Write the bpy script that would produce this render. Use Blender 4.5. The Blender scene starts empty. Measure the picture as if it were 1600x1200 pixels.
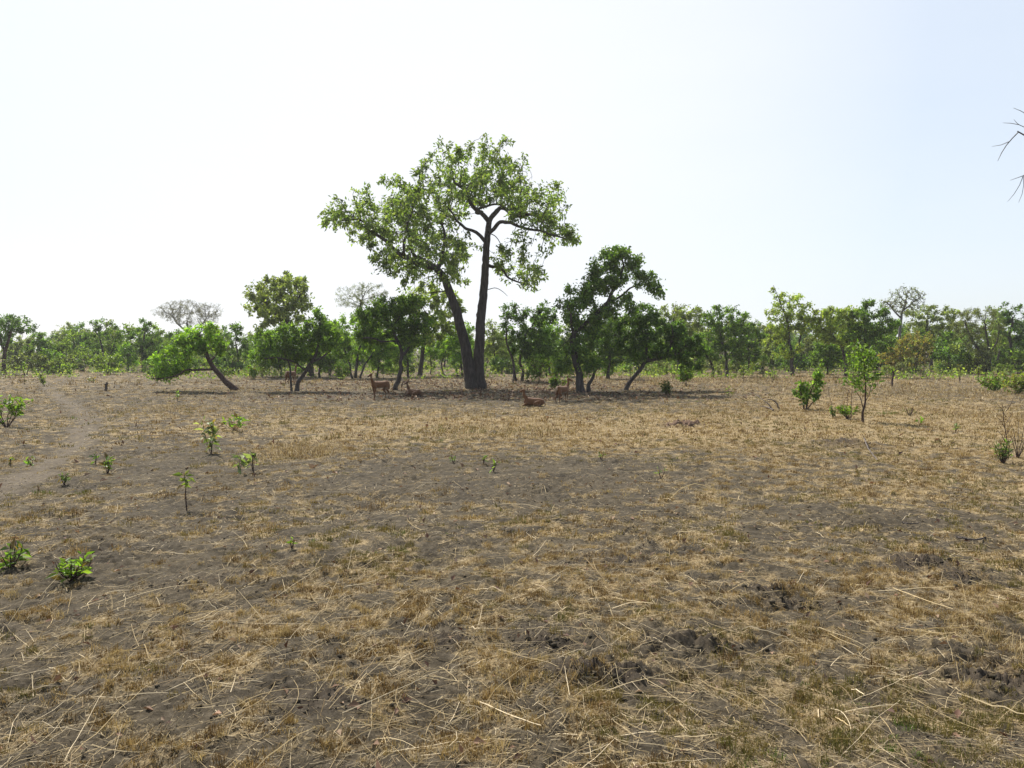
import bpy, bmesh, math, random
import numpy as np
from mathutils import Vector, Matrix

random.seed(7)
rng = np.random.default_rng(7)
sc = bpy.context.scene
COL = sc.collection
W, H_, F = 1600, 1200, 1244.4
CAMZ = 2.2
YH = 545.0
PITCH = math.atan((600 - YH) / F)

# ------------------------------------------------------------------ pixel <-> world
def ray(px, py):
    x = (px - 800) / F; y = -(py - 600) / F
    c, s = math.cos(PITCH), math.sin(PITCH)
    return (x, c + y * s, -s + y * c)
def G(px, py):
    d = ray(px, py); t = -CAMZ / d[2]
    return (d[0] * t, d[1] * t)
def at(px, py, Y):
    d = ray(px, py); t = Y / d[1]
    return (d[0] * t, Y, CAMZ + d[2] * t)

# ------------------------------------------------------------------ noise
_perm = np.random.default_rng(3).permutation(512).astype(np.int64)
_ang = np.random.default_rng(4).uniform(0, 2 * math.pi, 512)
def perlin(x, y, seed=0):
    xi = np.floor(x).astype(np.int64); yi = np.floor(y).astype(np.int64)
    xf = x - xi; yf = y - yi
    def g(ix, iy, dx, dy):
        h = _perm[(_perm[(ix + seed * 37) & 511] + iy) & 511]
        a = _ang[h]
        return np.cos(a) * dx + np.sin(a) * dy
    u = xf * xf * xf * (xf * (xf * 6 - 15) + 10); v = yf * yf * yf * (yf * (yf * 6 - 15) + 10)
    n00 = g(xi, yi, xf, yf); n10 = g(xi + 1, yi, xf - 1, yf)
    n01 = g(xi, yi + 1, xf, yf - 1); n11 = g(xi + 1, yi + 1, xf - 1, yf - 1)
    return (n00 * (1 - u) + n10 * u) * (1 - v) + (n01 * (1 - u) + n11 * u) * v * 1.0
def fbm(x, y, f, o=3, seed=0):
    r = 0; a = 1.0
    for i in range(o):
        r = r + a * perlin(x * f + 13.1 * i, y * f - 7.7 * i, seed + i); f *= 2.07; a *= .5
    return r

# ------------------------------------------------------------------ ground fields
MOUNDS = [(930, 1062, .34, .17, .085), (850, 1010, .25, .12, .05), (1432, 888, .33, .26, .10), (1505, 905, .3, .2, .07), (1320, 694, .75, .6, .13),
          (1210, 930, .4, .15, .06), (1090, 1010, .35, .15, .04), (500, 1100, .3, .2, .035), (1240, 950, .3, .12, .05),
          (330, 915, .4, .3, .03), (700, 1010, .3, .14, .05), (960, 885, .5, .25, .05), (1060, 664, .7, .5, .05), (1570, 1060, .4, .3, .07)]
MOUNDS = [(G(a, b), rx, ry, h) for a, b, rx, ry, h in MOUNDS]
TRACK = [G(-330, 900), G(-60, 800), G(60, 735), G(125, 690), G(138, 655), G(112, 630), G(75, 610), G(70, 598), G(120, 590), G(200, 586)]
def seg_dist(x, y, pts):
    best = np.full(np.shape(x), 1e9)
    for (ax, ay), (bx, by) in zip(pts[:-1], pts[1:]):
        dx, dy = bx - ax, by - ay
        t = np.clip(((x - ax) * dx + (y - ay) * dy) / (dx * dx + dy * dy), 0, 1)
        best = np.minimum(best, np.hypot(x - ax - t * dx, y - ay - t * dy))
    return best
def track_mask(x, y):
    return np.clip(1.25 - (seg_dist(x, y, TRACK) + .35 * perlin(x * .9, y * .9, 9) + .3 * perlin(x * 3.1, y * 3.1, 19)) / .37, 0, 1)
def H_low(x, y):
    return .11 * perlin(x * .075, y * .075, 1) + .05 * perlin(x * .3, y * .3, 2)
def dig_mask(x, y):
    r = np.zeros(np.shape(x))
    for (cx, cy), rx, ry, h in MOUNDS:
        q = ((x - cx) / rx) ** 2 + ((y - cy) / ry) ** 2
        r = np.maximum(r, np.exp(-q * 1.1) * min(1, h / .08))
    return r
def Hgt(x, y):
    x = np.asarray(x, float); y = np.asarray(y, float)
    d = np.hypot(x, y)
    z = H_low(x, y)
    tr = track_mask(x, y)
    rough = (1 - .5 * tr)
    n1 = perlin(x * 1.7, y * 1.7, 5); n2 = perlin(x * 5.1, y * 5.1, 6); n3 = perlin(x * 14, y * 14, 7); n4 = perlin(x * 37, y * 37, 8)
    patch = np.clip(.45 + 1.1 * perlin(x * .8, y * .8, 21), .12, 1)
    z = z + rough * (.045 * n1 + patch * (.055 * n2 + .034 * n3) + .016 * n4 + .004 * perlin(x * 88, y * 88, 10))
    z = z - rough * patch * .05 * np.clip(np.abs(perlin(x * 3.3, y * 3.3, 22)) * -6 + .9, 0, 1)
    z = z - .025 * tr
    for (cx, cy), rx, ry, h in MOUNDS:
        q = ((x - cx) / rx) ** 2 + ((y - cy) / ry) ** 2
        e = np.exp(-q)
        # steep crumbled face on the near side
        f = np.where(y < cy, np.exp(-((y - cy) / (ry * .55)) ** 2), np.exp(-((y - cy) / (ry * 1.5)) ** 2)) * np.exp(-((x - cx) / rx) ** 2)
        z = z + .75 * h * f * (1 + .7 * n3 + .9 * n2 + 1.1 * n4)
    return z
REG = [(700, 662, 380, 22, .55), (1150, 672, 300, 30, .7), (1430, 645, 260, 45, .65), (470, 700, 90, 22, .5), (1380, 765, 260, 40, .4),
       (1450, 930, 230, 60, .35), (1130, 1090, 260, 80, .2), (900, 880, 300, 50, .12), (500, 930, 130, 40, .2),
       (820, 742, 340, 42, -.6), (1330, 800, 210, 28, -.45), (180, 900, 260, 90, -.38), (250, 725, 180, 60, -.42), (520, 1110, 200, 60, -.15),
       (760, 618, 360, 14, -.35), (60, 640, 200, 30, -.1), (60, 590, 250, 12, .1), (1300, 590, 300, 10, .3)]
REGW = []
for px, py, rx, ry, a in REG:
    g0 = G(px, py); y1 = G(px, py - ry * .8)[1]; y2 = G(px, py + ry)[1]
    REGW.append((g0, rx * g0[1] / F, (y1 - y2) / 2, a))
def cover(x, y):
    c = .43 + .4 * fbm(x, y, .55, 3, 11) + 1.08 * fbm(x, y, 2.9, 3, 15)
    for (cx, cy), rx, ry, a in REGW:
        c = c + a * np.exp(-((x - cx) / rx) ** 2 - ((y - cy) / ry) ** 2)
    c = c - .42 * track_mask(x, y) - .35 * dig_mask(x, y)
    return np.clip(c, 0, 1)

# ------------------------------------------------------------------ mesh helpers
def fast_mesh(name, V, faces, mat, tint=None, smooth=False, fmat=None, attrs=None):
    """V (n,3); faces list of (m,k) int arrays."""
    me = bpy.data.meshes.new(name)
    V = np.asarray(V, np.float32)
    me.vertices.add(len(V)); me.vertices.foreach_set('co', V.ravel())
    loops = np.concatenate([f.ravel() for f in faces]).astype(np.int32)
    tot = np.concatenate([np.full(len(f), f.shape[1]) for f in faces]).astype(np.int32)
    start = np.concatenate([[0], np.cumsum(tot)[:-1]]).astype(np.int32)
    me.loops.add(len(loops)); me.loops.foreach_set('vertex_index', loops)
    me.polygons.add(len(tot)); me.polygons.foreach_set('loop_start', start)
    try: me.polygons.foreach_set('loop_total', tot)
    except Exception: pass
    if smooth: me.polygons.foreach_set('use_smooth', np.ones(len(tot), bool))
    for m in (mat if isinstance(mat, (list, tuple)) else [mat]): me.materials.append(m)
    if fmat is not None: me.polygons.foreach_set('material_index', np.asarray(fmat, np.int32))
    if tint is not None:
        a = me.color_attributes.new('tint', 'FLOAT_COLOR', 'POINT')
        c = np.ones((len(V), 4), np.float32); c[:, :3] = tint
        a.data.foreach_set('color', c.ravel())
    for k, v in (attrs or {}).items():
        a = me.attributes.new(k, 'FLOAT', 'POINT'); a.data.foreach_set('value', np.asarray(v, np.float32))
    me.update(calc_edges=True); me.validate()
    return me
def obj(name, me, parent=None, loc=(0, 0, 0)):
    o = bpy.data.objects.new(name, me); COL.objects.link(o); o.location = loc
    if parent: o.parent = parent
    return o
def tag(o, label=None, cat=None, group=None, kind=None):
    if label: o['label'] = label
    if cat: o['category'] = cat
    if group: o['group'] = group
    if kind: o['kind'] = kind
    return o
def thing(name, label, cat, loc, group=None):
    o = bpy.data.objects.new(name, None); COL.objects.link(o); o.location = loc; o.empty_display_size = .2
    return tag(o, label, cat, group)

# ------------------------------------------------------------------ materials
def new_mat(name):
    m = bpy.data.materials.new(name); m.use_nodes = True
    nt = m.node_tree; nt.nodes.clear()
    return m, nt, nt.nodes, nt.links
def ramp(nd, stops):
    r = nd.new('ShaderNodeValToRGB'); e = r.color_ramp.elements
    while len(e) < len(stops): e.new(.5)
    for el, (p, c) in zip(e, stops): el.position = p; el.color = (*c, 1)
    return r
def leaf_mat(name, transl=.46, rough=.5, spec=.35, tscale=(1.25, 1.35, .6)):
    m, nt, nd, lk = new_mat(name)
    at_ = nd.new('ShaderNodeAttribute'); at_.attribute_name = 'tint'
    p = nd.new('ShaderNodeBsdfPrincipled'); p.inputs['Roughness'].default_value = rough; p.inputs['Specular IOR Level'].default_value = spec
    t = nd.new('ShaderNodeBsdfTranslucent')
    mul = nd.new('ShaderNodeMix'); mul.data_type = 'RGBA'; mul.blend_type = 'MULTIPLY'; mul.inputs[0].default_value = 1
    mul.inputs[7].default_value = (*tscale, 1)
    mx = nd.new('ShaderNodeMixShader'); mx.inputs[0].default_value = transl
    out = nd.new('ShaderNodeOutputMaterial')
    lk.new(at_.outputs['Color'], p.inputs['Base Color']); lk.new(at_.outputs['Color'], mul.inputs[6])
    lk.new(mul.outputs[2], t.inputs['Color'])
    lk.new(p.outputs[0], mx.inputs[1]); lk.new(t.outputs[0], mx.inputs[2]); lk.new(mx.outputs[0], out.inputs['Surface'])
    return m
def bark_mat(name, c1, c2, scale=9, bump=.6):
    m, nt, nd, lk = new_mat(name)
    tc = nd.new('ShaderNodeTexCoord'); mp = nd.new('ShaderNodeMapping'); mp.inputs['Scale'].default_value = (1, 1, .22)
    n = nd.new('ShaderNodeTexNoise'); n.inputs['Scale'].default_value = scale; n.inputs['Detail'].default_value = 6; n.inputs['Roughness'].default_value = .7
    v = nd.new('ShaderNodeTexVoronoi'); v.feature = 'DISTANCE_TO_EDGE'; v.inputs['Scale'].default_value = scale * 1.6
    lk.new(tc.outputs['Object'], mp.inputs[0]); lk.new(mp.outputs[0], n.inputs[0]); lk.new(mp.outputs[0], v.inputs[0])
    r = ramp(nd, [(.3, c1), (.7, c2)])
    lk.new(n.outputs['Fac'], r.inputs[0])
    mm = nd.new('ShaderNodeMath'); mm.operation = 'MINIMUM'; mm.inputs[1].default_value = .18; lk.new(v.outputs['Distance'], mm.inputs[0])
    ad = nd.new('ShaderNodeMath'); ad.operation = 'MULTIPLY_ADD'; ad.inputs[1].default_value = 3; lk.new(mm.outputs[0], ad.inputs[0]); lk.new(n.outputs['Fac'], ad.inputs[2])
    b = nd.new('ShaderNodeBump'); b.inputs['Strength'].default_value = bump; b.inputs['Distance'].default_value = .05
    lk.new(ad.outputs[0], b.inputs['Height'])
    p = nd.new('ShaderNodeBsdfPrincipled'); p.inputs['Roughness'].default_value = .9; p.inputs['Specular IOR Level'].default_value = .15
    lk.new(r.outputs[0], p.inputs['Base Color']); lk.new(b.outputs[0], p.inputs['Normal'])
    out = nd.new('ShaderNodeOutputMaterial'); lk.new(p.outputs[0], out.inputs['Surface'])
    return m
M_LEAF = leaf_mat('leaf')
M_LEAFG = leaf_mat('glossy_leaf', .3, .38, .5)
M_GRASS = leaf_mat('dry_grass_blade', .25, .75, .12, (1.1, 1.05, .8))
M_LITTER = leaf_mat('dead_leaf', .15, .7, .2, (1, .9, .7))
M_BARK = bark_mat('dark_bark', (.035, .029, .026), (.12, .10, .09))
M_BARKR = bark_mat('reddish_bark', (.045, .028, .024), (.13, .085, .07), 14)
M_BARKG = bark_mat('grey_twig', (.12, .11, .105), (.24, .22, .21), 12)
M_STICK = bark_mat('dead_wood', (.10, .08, .07), (.26, .22, .19), 20)

# ------------------------------------------------------------------ tree generator
def colonize(P, par, can, A, step, kill, jit, maxit=90, droop=0.0):
    P = [np.array(p, float) for p in P]; par = list(par)
    if len(A) == 0: return np.array(P), np.array(par)
    can_idx = np.nonzero(can)[0]
    D = np.linalg.norm(A[:, None, :] - np.array(P)[None, can_idx, :], axis=2)
    j = D.argmin(1); near = can_idx[j]; nd = D[np.arange(len(A)), j]
    alive = nd > kill
    nch = {}
    for it in range(maxit):
        if not alive.any(): break
        ids, inv = np.unique(near[alive], return_inverse=True)
        Pa = np.array([P[i] for i in ids])
        dv = A[alive] - Pa[inv]; dv /= np.linalg.norm(dv, axis=1, keepdims=True) + 1e-9
        S = np.zeros((len(ids), 3)); np.add.at(S, inv, dv)
        S /= np.linalg.norm(S, axis=1, keepdims=True) + 1e-9
        S += rng.normal(0, jit, S.shape); S[:, 2] -= droop
        S /= np.linalg.norm(S, axis=1, keepdims=True) + 1e-9
        newP = []; newI = []
        for k, i in enumerate(ids):
            if nch.get(i, 0) >= 4: continue
            nch[i] = nch.get(i, 0) + 1
            newI.append(len(P)); q = Pa[k] + S[k] * step
            P.append(q); par.append(int(i)); newP.append(q)
        if not newP: break
        NP = np.array(newP); al = np.nonzero(alive)[0]
        D = np.linalg.norm(A[al][:, None, :] - NP[None], axis=2)
        j = D.argmin(1); m = D[np.arange(len(al)), j]
        b = m < nd[al]
        nd[al[b]] = m[b]; near[al[b]] = np.array(newI)[j[b]]
        blocked = np.array([nch.get(i, 0) >= 4 for i in near[al]])
        alive[al[(nd[al] < kill) | blocked]] = False
    return np.array(P), np.array(par)

def frame(t):
    a = np.array([0, 0, 1.]) if abs(t[2]) < .9 else np.array([1., 0, 0])
    u = np.cross(a, t); u /= np.linalg.norm(u) + 1e-9
    return u, np.cross(t, u)
class Tubes:
    def __init__(s): s.V = []; s.F = []; s.n = 0
    def add(s, pts, rad, n, rough=0.0):
        pts = np.asarray(pts, float); k = len(pts)
        if k < 2: return
        T = np.gradient(pts, axis=0); T /= np.linalg.norm(T, axis=1, keepdims=True) + 1e-9
        u, v = frame(T[0]); ang = np.arange(n) * 2 * math.pi / n
        V = []
        for i in range(k):
            u = u - T[i] * np.dot(u, T[i]); u /= np.linalg.norm(u) + 1e-9; v = np.cross(T[i], u)
            r = np.full(n, rad[i])
            if rough: r = r * (1 + rng.normal(0, rough, n))
            V.append(pts[i] + r[:, None] * (np.cos(ang)[:, None] * u + np.sin(ang)[:, None] * v))
        V = np.concatenate(V)
        i = np.arange(k - 1)[:, None] * n; a = np.arange(n)[None]; b = (a + 1) % n
        f = np.stack([i + a, i + b, i + n + b, i + n + a], -1).reshape(-1, 4) + s.n
        s.V.append(V); s.F.append(f); s.n += len(V)
    def mesh(s, name, mat):
        return fast_mesh(name, np.concatenate(s.V), [np.concatenate(s.F)], mat, smooth=True)
    def arrays(s): return np.concatenate(s.V), np.concatenate(s.F)

def unit(v): return v / (np.linalg.norm(v, axis=-1, keepdims=True) + 1e-9)
def leaves(pos, dirn, L, wr, cols, droop=.25, up=.6, spread=.1, tdev=.22, fold=.25, fan=.6):
    """one leaf per row: two triangles folded along the midrib."""
    n = len(pos)
    d = unit(dirn * .55 + rng.normal(0, fan, (n, 3)) + np.array([0, 0, -droop]))
    nr = unit(rng.normal(0, 1, (n, 3)) + np.array([0, 0, up]))
    s = unit(np.cross(d, nr)); nr = np.cross(s, d)
    l = (L * rng.uniform(.6, 1.3, n))[:, None]; w = l * wr * rng.uniform(.75, 1.2, n)[:, None]
    p = pos + rng.normal(0, spread, (n, 3))
    mid = p + d * l * .45
    V = np.stack([p, mid + s * w * .5 + nr * w * fold, p + d * l - nr * l * .12, mid - s * w * .5 + nr * w * fold], 1).reshape(-1, 3)
    b = np.arange(n)[:, None] * 4
    Fc = np.concatenate([b + [0, 1, 2], b + [0, 2, 3]])
    ci = rng.integers(0, len(cols), n)
    c = np.array(cols)[ci] * np.exp(rng.normal(0, tdev, n))[:, None]
    return V, Fc, np.repeat(c, 4, 0)

def grow(polys, A, step, kill, jit, r_tip, droop=0.0, maxit=90):
    """polys: list of (points Nx3, r0, r1, branch_from_fraction)."""
    P = []; par = []; R = []; can = []; 
    for pts, r0, r1, fr in polys:
        pts = np.array(pts, float)
        seg = np.linalg.norm(np.diff(pts, axis=0), axis=1); cum = np.concatenate([[0], np.cumsum(seg)])
        m = max(2, int(cum[-1] / step * 1.6) + 1); tt = np.linspace(0, cum[-1], m)
        q = np.stack([np.interp(tt, cum, pts[:, k]) for k in range(3)], 1)
        for _ in range(2): q[1:-1] = q[1:-1] * .5 + (q[:-2] + q[2:]) * .25
        if len(P) == 0 or fr < 0: parent = -1
        else: parent = int(np.linalg.norm(np.array(P) - q[0], axis=1).argmin())
        start = len(P)
        for i in range(m):
            P.append(q[i]); f = i / (m - 1)
            R.append(r0 + (r1 - r0) * f); can.append(f >= abs(fr))
            par.append(parent if i == 0 else start + i - 1)
    n0 = len(P)
    P, par = colonize(P, par, np.array(can), A, step, kill, jit, maxit, droop)
    n = len(P); ch = [[] for _ in range(n)]
    for i in range(n):
        if par[i] >= 0: ch[par[i]].append(i)
    e = 2.4; acc = np.zeros(n); pr = np.zeros(n)
    for i in range(n - 1, -1, -1):
        pr[i] = r_tip if not ch[i] else acc[i] ** (1 / e)
        if par[i] >= 0: acc[par[i]] += pr[i] ** e
    rad = pr.copy(); rad[:n0] = R
    for i in range(n0, n): rad[i] = max(r_tip * .8, min(rad[i], rad[par[i]] * .92))
    return P, par, ch, rad, n0
def skin(P, par, ch, rad, n0, thick=9, mid=6, thin=3, rough=.05, flare=None):
    T = Tubes(); n = len(P)
    starts = [i for i in range(n) if par[i] < 0]
    stack = [(i, None) for i in starts]
    while stack:
        i, frm = stack.pop()
        pts = []; rr = []
        if frm is not None and np.linalg.norm(P[frm] - P[i]) > 1e-3: pts.append(P[frm]); rr.append(min(rad[frm], rad[i] * 1.15))
        while True:
            pts.append(P[i]); rr.append(rad[i])
            if not ch[i]: break
            same = [c for c in ch[i] if c == i + 1 and c < n0]
            best = same[0] if same else max(ch[i], key=lambda c: rad[c])
            for c in ch[i]:
                if c != best: stack.append((c, i))
            i = best
        rr[-1] *= .6
        m = max(rr)
        k = thick if m > .09 else (mid if m > .03 else thin)
        T.add(pts, rr, k, rough if m > .06 else 0)
    return T

def px_points(base, Y, pts):
    """pixel polyline -> local metres about the tree's base (third value: depth in metres, + is away)."""
    b = np.array(at(base[0], base[1], Y)); out = []
    for p in pts:
        dy = p[2] if len(p) > 2 else 0
        q = np.array(at(p[0], p[1], Y)); q[1] += dy
        out.append(q - b)
    return out

def crooked(q):
    """add a point in the middle of every long stretch, so that it can bend there."""
    out = [q[0]]
    for a, b in zip(q[:-1], q[1:]):
        if np.linalg.norm(np.array(b) - a) > .5: out.append((np.array(a) + b) / 2)
        out.append(b)
    return out
def blob_attractors(base, Y, blobs, n, depth=None, shell=.35):
    b = np.array(at(base[0], base[1], Y)); s = Y / F
    area = np.array([q[2] * q[3] * (q[5] if len(q) > 5 else 1) for q in blobs], float); area /= area.sum()
    A = []
    xs = [q[0] for q in blobs]; xc = (min(q[0] - q[2] for q in blobs) + max(q[0] + q[2] for q in blobs)) / 2
    R = max(q[0] + q[2] for q in blobs) - xc
    for q, a in zip(blobs, area):
        k = max(3, int(round(n * a)))
        v = unit(rng.normal(0, 1, (k, 3))) * (rng.uniform(shell ** 3, 1, (k, 1)) ** (1 / 3))
        c = np.array(at(q[0], q[1], Y)) - b
        dy = q[4] if len(q) > 4 and q[4] is not None else 0
        p = c + v * np.array([q[2] * s, max(q[2], q[3]) * s * .85, q[3] * s])
        if depth:
            prof = depth * np.sqrt(np.clip(1 - ((p[:, 0] / s + base[0] - xc) / (R * 1.08)) ** 2, .05, 1))
            p[:, 1] = rng.uniform(-1, 1, k) * prof
        else: p[:, 1] += dy
        A.append(p)
    return np.concatenate(A)

GREEN = dict(
    hero=[(.106, .15, .05), (.077, .118, .039), (.145, .18, .072), (.094, .14, .058)],
    mid=[(.072, .125, .026), (.05, .095, .02), (.10, .155, .034)],
    dark=[(.036, .072, .018), (.05, .092, .022), (.066, .115, .028)],
    bright=[(.12, .205, .03), (.09, .165, .026), (.155, .23, .045)],
    yellow=[(.155, .20, .05), (.115, .165, .04), (.18, .21, .065)],
    pale=[(.12, .15, .06), (.10, .135, .05), (.15, .175, .075)],
    grey=[(.088, .105, .052), (.075, .095, .045), (.11, .12, .065)],
    brown=[(.15, .14, .05), (.11, .13, .04), (.19, .14, .055)],
    silver=[(.16, .20, .11), (.12, .165, .085), (.21, .24, .15)],
)
GREEN = {k: [tuple(np.array(c) * (1.84, 1.76, 1.25)) for c in v] for k, v in GREEN.items()}
def tree(name, label, base, trunks, blobs, cols='mid', N=140, NL=3500, leaf=.2, wr=.5, Y=None, step=None, jit=.28, bark=None,
         r_tip=.012, cat='tree', group=None, depth=None, droop=0, leafdroop=.25, leafmat=None, mass=None, lspread=None, sink=.25, clump=.6, crook=.05, fan=.6, parts=('trunk', 'crown')):
    N = int(N * 1.3); NL = int(NL * 1.3)
    if Y is None: Y = G(*base)[1]
    bx, by, _ = at(base[0], base[1], Y)
    s = Y / F
    z0 = float(H_low(np.array([bx]), np.array([by]))[0])
    if step is None: step = max(.16, min(.45, np.mean([b[3] for b in blobs]) * s * .28))
    polys = []
    for i, t in enumerate(trunks):
        pts, r0, r1, fr = t
        q = px_points(base, Y, pts)
        if i == 0 or fr < 0: q = [q[0] + np.array([0, 0, -sink])] + q
        q = [q[0]] + [v + rng.normal(0, crook if r0 < .2 else .025, 3) * min(1, r0 * 12) for v in crooked(q)[1:-1]] + [q[-1]]
        polys.append((q, r0, r1, fr))
    A = blob_attractors(base, Y, blobs, N, depth)
    P, par, ch, rad, n0 = grow(polys, A, step, step * 1.25, jit, r_tip, droop)
    rad = np.array(rad); hz = np.maximum(P[:n0, 2], 0); rad[:n0] *= 1 + .22 * np.exp(-hz / (1.6 * trunks[0][1]))
    T = skin(P, par, ch, rad, n0)
    tips = np.array([i for i in range(n0, len(P)) if rad[i] < r_tip * 2.6]) if NL else np.array([], int)
    res = dict(P=P, par=par)
    LV = None
    if NL and len(tips):
        tips = tips[rng.uniform(0, 1, len(tips)) < clump]
        wt = np.exp(rng.normal(0, .8, len(tips))); k = rng.choice(tips, NL, p=wt / wt.sum())
        # clumps: whole twigs share a brightness and a hue
        tv = np.exp(rng.normal(0, .24, len(P)))
        dirs = unit(P - P[np.maximum(par, 0)])
        V, Fc, C = leaves(P[k], dirs[k], leaf, wr, GREEN[cols] if isinstance(cols, str) else cols, leafdroop, .7, lspread or max(.1, step * .35), fan=fan)
        C = C * np.repeat(tv[k], 4)[:, None]
        LV = (V, Fc, C)
    if mass is not None:
        mass.append((T.arrays(), LV)); return
    o = thing(name, label, cat, (bx, by, z0), group)
    obj(parts[0], T.mesh(parts[0], bark or M_BARK), o)
    if LV is not None:
        obj(parts[1], fast_mesh(parts[1], LV[0], [LV[1]], leafmat or M_LEAF, LV[2]), o)
    return o

# ------------------------------------------------------------------ the tall twin-trunked tree
HB = (745, 606)
tree('savanna_tree', 'tall twin-trunked tree with wide airy crown rising above all the others', HB,
     [([(751, 607), (748, 582), (748, 550), (752, 500), (757, 440), (761, 385), (764, 346)], .335, .165, .85),
      ([(738, 607, -.2), (735, 582, -.1), (728, 540), (717, 500, .2), (705, 462, .3), (693, 430, .3), (679, 415, .3)], .35, .20, -.9),
      ([(764, 346), (750, 332, -.3), (737, 320, -.6), (728, 300, -.8), (712, 290, -1)], .14, .06, .25),
      ([(758, 340), (745, 325, .5), (758, 313, 1), (788, 312, 1.6)], .10, .05, .3),
      ([(764, 346), (773, 331, .2), (785, 320, .5), (798, 325, .8), (820, 332, 1), (847, 338, .8), (868, 346, .6)], .15, .05, .2),
      ([(762, 364), (783, 351, -.5), (800, 349, -1), (812, 363, -1.3), (835, 366, -1.6), (858, 371, -1.7), (880, 379, -1.7)], .12, .04, .35),
      ([(759, 378), (747, 364, -.4), (728, 361, -.8), (715, 352, -1.2), (704, 332, -1.4)], .11, .05, .4),
      ([(757, 417), (768, 412, .3), (785, 420, .8), (803, 430, 1), (822, 442, 1)], .11, .035, .2),
      ([(762, 363), (775, 364, .4), (781, 372, .6), (784, 382, .8)], .03, .02, .9),
      ([(682, 417, .3), (668, 408, .6), (650, 402, 1), (640, 385, 1.2), (630, 352, 1.5)], .17, .05, .2),
      ([(679, 416, .3), (655, 410, -.3), (628, 398, -.8), (600, 375, -1), (584, 358, -1.2), (552, 348, -1.2)], .17, .04, .2),
      ([(683, 417, .3), (688, 395, .6), (694, 372, .9), (688, 345, 1)], .15, .05, .2),
      ([(664, 412), (645, 413, -.8), (630, 424, -1.3), (612, 432, -1.6)], .08, .03, .3),
      ([(634, 400, -.8), (640, 370, -1.4), (650, 345, -1.8), (655, 320, -2)], .08, .04, .2),
      ([(697, 453, .3), (680, 455), (660, 460, -.4), (645, 464, -.6)], .04, .015, 2),
      ([(757, 452), (772, 448, .4), (784, 453, .6), (793, 461, .6)], .03, .012, 2)],
     [(528, 340, 26, 18), (668, 292, 22, 22), (650, 325, 30, 20), (896, 372, 12, 16), (545, 345, 32, 28, 0, .9), (590, 322, 40, 24), (635, 304, 30, 20), (610, 352, 48, 30), (598, 393, 34, 28), (648, 352, 42, 38), (690, 325, 36, 32),
      (690, 385, 46, 30), (640, 412, 52, 16, 0, .5), (655, 440, 60, 18, 0, .35), (688, 270, 28, 24), (735, 260, 40, 20), (772, 252, 34, 18), (792, 272, 40, 28), (735, 292, 42, 24),
      (818, 296, 36, 28), (828, 326, 40, 18), (870, 318, 18, 26), (880, 362, 24, 16), (850, 352, 26, 16, 0, .7), (795, 402, 36, 18, 0, .8), (832, 432, 28, 20, 0, .8),
      (712, 425, 20, 20, 0, .5), (768, 232, 18, 8, 0, .5)],
     'hero', 1400, 20000, .225, .46, step=.26, jit=.36, depth=4.6, r_tip=.014, lspread=.10, leafdroop=.45, clump=.56, crook=.11, fan=.7)

# ------------------------------------------------------------------ named trees
def T(name, label, base, trunks, blobs, *a, **k): return tree(name, label, base, trunks, blobs, *a, **k)
T('leaning_tree', 'low tree leaning far left over bare ground, bright crown nearly touching the soil', (371, 611),
  [([(371, 611), (352, 594), (333, 577), (325, 560), (318, 540), (310, 522)], .17, .07, .5),
   ([(334, 578), (318, 578, -.3), (300, 580, -.6), (275, 588, -.8), (250, 592, -1)], .07, .03, .3),
   ([(328, 566), (336, 548, .5), (340, 530, .8)], .07, .03, .3)],
  [(262, 562, 26, 20), (290, 545, 28, 22), (300, 528, 26, 16), (325, 522, 20, 16), (255, 580, 18, 10), (335, 540, 18, 20), (285, 575, 20, 10)], 'bright', 220, 5200, .17, bark=M_BARKR)
T('umbrella_tree', 'flat-topped dark tree with a reddish trunk at the left edge of the field', (5, 585),
  [([(5, 585), (6, 570), (8, 550), (14, 530), (18, 515)], .2, .1, .6), ([(8, 550), (0, 530), (-12, 515)], .12, .06, .3)],
  [(14, 502, 34, 10), (30, 512, 28, 8), (-20, 508, 30, 12), (0, 528, 22, 14), (45, 520, 16, 6)], 'dark', 150, 3200, .2, Y=72, bark=M_BARKR)
T('acacia_tree', 'flat-crowned pale tree poking out above the left treeline', (105, 574),
  [([(105, 574), (104, 550), (102, 530), (100, 518)], .16, .08, .5)], [(104, 512, 20, 6), (90, 522, 18, 6), (118, 520, 18, 7), (104, 540, 26, 16)], 'pale', 110, 2400, .2, Y=105)
T('bushy_tree', 'bushy green tree with two dark stems standing in the left treeline', (163, 580),
  [([(163, 580), (162, 560), (156, 535), (150, 520)], .13, .06, .4), ([(167, 580), (170, 560), (178, 540)], .1, .05, -.4)],
  [(152, 510, 14, 12), (170, 512, 18, 12), (190, 522, 12, 14), (140, 530, 16, 16), (165, 535, 26, 18), (185, 548, 18, 14)], 'mid', 160, 3600, .19, Y=80)
T('bushy_tree', 'dense dark green tree just left of the grey leafless crown', (222, 582),
  [([(222, 582), (221, 560), (224, 535), (228, 515)], .14, .06, .3)],
  [(226, 508, 14, 12), (215, 525, 18, 16), (235, 535, 20, 18), (210, 550, 18, 16), (245, 550, 14, 16)], 'dark', 150, 3400, .19, Y=76)
T('leafless_tree', 'grey leafless tree with a broad domed crown of fine twigs', (300, 580),
  [([(300, 580), (300, 555), (297, 530), (292, 515)], .26, .13, .7), ([(298, 540), (312, 520, .6), (322, 508)], .15, .08, .4), ([(298, 535), (280, 515, -.8), (268, 503)], .13, .07, .4)],
  [(290, 490, 38, 12), (326, 496, 24, 14), (262, 498, 26, 10), (300, 506, 44, 14)], [(.17, .155, .12), (.13, .125, .09)], 1600, 7000, .17, .24, Y=110, bark=M_BARKG, r_tip=.015, step=.28, jit=.3, clump=1, cat='tree')
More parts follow.
